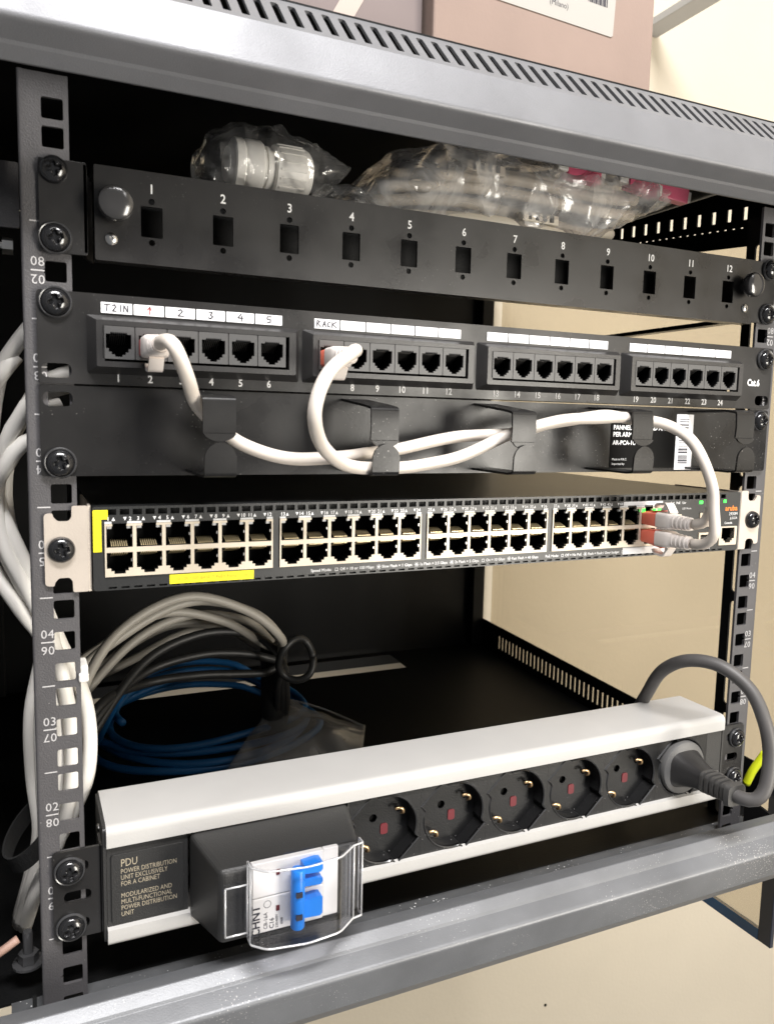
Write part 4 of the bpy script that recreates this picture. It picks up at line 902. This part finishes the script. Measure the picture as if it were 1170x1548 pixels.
# cream splice sleeves and pigtail bundles inside the large bag
sl = [((-40, 72, 408), (20, 62, 412), (110, 60, 404), (150, 70, 408)), ((-30, 80, 420), (40, 66, 424), (120, 62, 420), (170, 72, 424)), ((-20, 90, 432), (50, 74, 437), (110, 66, 436), (175, 74, 436)), ((-44, 78, 400), (30, 58, 401), (90, 56, 399), (128, 62, 399)), ((0, 66, 428), (60, 60, 431), (120, 60, 429), (160, 66, 432))]
lbs = ['cream fibre lead in the large bag, second from the bottom', 'cream fibre lead in the middle of the large bag', 'cream fibre lead in the large bag, uppermost', 'cream fibre lead along the bottom of the large bag', 'cream fibre lead in the large bag, just above the middle']
for p_, lb in zip(sl, lbs):
    cable('fiber_lead', list(p_), 4.6 if lb.endswith('bottom of the large bag') else 3.8, 'sleeve_cream', lb, 'fibre lead', 'cream fibre leads in the large bag', n=10)
def box_rot(m, c, sx, sy, sz, rz, ry=0):
    M = Matrix.Translation(Vector(c)) @ Matrix.Rotation(rz, 4, 'Z') @ Matrix.Rotation(ry, 4, 'Y')
    v = [M @ Vector((x, y, z)) for z in (-sz, sz) for y in (-sy, sy) for x in (-sx, sx)]
    return m.add(v, [(0, 2, 3, 1), (4, 5, 7, 6), (0, 1, 5, 4), (2, 6, 7, 3), (0, 4, 6, 2), (1, 3, 7, 5)])
for c, rz, ry, lb in (((103, 46, 438.5), 0.0, 0.06, 'pink fibre connector at the middle of the large bag, under the top bar'), ((158, 50, 439), 0.1, 0.1, 'pink fibre connector second from the right end of the large bag'), ((192, 56, 440), -0.05, 0.1, 'pink fibre connector at the right end of the large bag')):
    k = thing('fiber_connector', c, lb, 'connector', 'pink fibre connectors in the large bag')
    box_rot(MB(), c, 14, 4, 6.0, rz, ry).build('shell', 'connector_pink', k, bevel=0.6)
    box_rot(MB(), (c[0] - 18, c[1] - 1, c[2] + 1.6), 4.5, 3.6, 3.8, rz, ry).build('dust_cap', 'gland_white', k, bevel=1.4)
    box_rot(MB(), (c[0] + 16, c[1] + 1, c[2] - 1.6), 2.6, 3.4, 3.8, rz, ry).build('clip', 'gland_white', k, bevel=0.6)
for c, lb in (((28, 50, 431), 'cream splice holder in the large bag, left of the pink connectors'), ((72, 50, 405), 'cream splice holder low in the large bag')):
    k = thing('splice_holder', c, lb, 'splice holder', 'cream splice holders in the large bag')
    box_rot(MB(), c, 15, 3, 3.2, 0.05).build('body', 'sleeve_cream', k, bevel=0.5)
    for dx in (-9, -3, 3, 9): box_rot(MB(), (c[0] + dx, c[1] - 3, c[2] + 0.4), 1.2, 0.6, 2.2, 0.05).build('slot', 'cord_grey', k)

# ================================================================== BOXES ON TOP
cx = thing('cardboard_box', (82, 130, 464.4), 'pinkish brown cardboard box with a white paper label, on top of the cabinet', 'box')
MB().box(-6.5, 171, 60, 210, 464.4, 690).build('carton', 'carton', cx, bevel=1.5)
lb_ = MB().plate([(-4.0, 543.2), (133.0, 537.6), (134.4, 538.8), (139.5, 640), (-2, 644)], [], FRONT, 59.4, 59.9).build('paper_label', 'label_paper', cx)
MB().text('(Milano)', 5.2, 88, 549.3, 59.3, sx=0.9, rot=-0.04).build('label_print', 'ink', lb_)
t = MB()
for k in range(14): t.flat([(112 + k * 1.2, 556.5 - k * 0.05), (112.6 + (k % 3) * 0.25 + k * 1.2, 556.5 - k * 0.05), (112.6 + (k % 3) * 0.25 + k * 1.2, 580), (112 + k * 1.2, 580)], FRONT, 59.3)
t.build('barcode', 'ink', lb_)['kind'] = 'stuff'
c2 = thing('cardboard_box', (-50, 140, 464.4), 'darker brown cardboard box with a strip of tape, left of the labelled box', 'box')
MB().box(-150, -8.0, 72, 200, 464.4, 640).build('carton', 'carton_dark', c2, bevel=1.5)
MB().plate([(-78, 500), (-64, 500), (-30, 560), (-44, 560)], [], FRONT, 71.6, 71.95).build('tape_strip', 'carton_tape', c2)

# ================================================================== GLASS DOOR folded back along the right side
gd = thing('glass_door', (304, 8, -160), 'tinted glass door with dark edge and blue bottom border, right of the cabinet', 'glass door')
MB().box(302.2, 305.8, 20, 452, -150, 430).build('pane', 'door_glass', gd)
MB().box(302, 306, 7.5, 19.9, -160, 430).build('edge_border', 'glass_frame', gd, bevel=0.5)
MB().box(302, 306, 20, 452, -160, -150.1).build('bottom_border', 'glass_blue', gd)
MB().lathe([(5, 0), (5, 3)], (302, 34, -112), (-1, 0, 0), 16).build('lock_cap', 'steel', gd)

# ================================================================== EARTH WIRES
e1 = tag(MB().tube(spline([(258, 6, -8), (259, 2, 4), (262, -2, 14), (264, -4, 20)], 2), 3.2, 10).build('earth_wire', 'lug_yellow', None, smooth=2), 'yellow and green earth wire end beside the right rail', 'wire')
MB().tube(spline([(260.5, 7, -8), (261.5, 3.5, 4), (264.5, -0.5, 14), (266.5, -2, 20)], 2), 2.3, 10).build('green_stripe', 'lug_green', e1, smooth=2)
tag(MB().tube(spline([(-275, 12, -12), (-266, 12, -8), (-258, 14, -4.5)], 2), 2.2, 10).build('copper_wire', 'wire_pink', None, smooth=2), 'short pale copper coloured wire end at the lower left', 'wire')
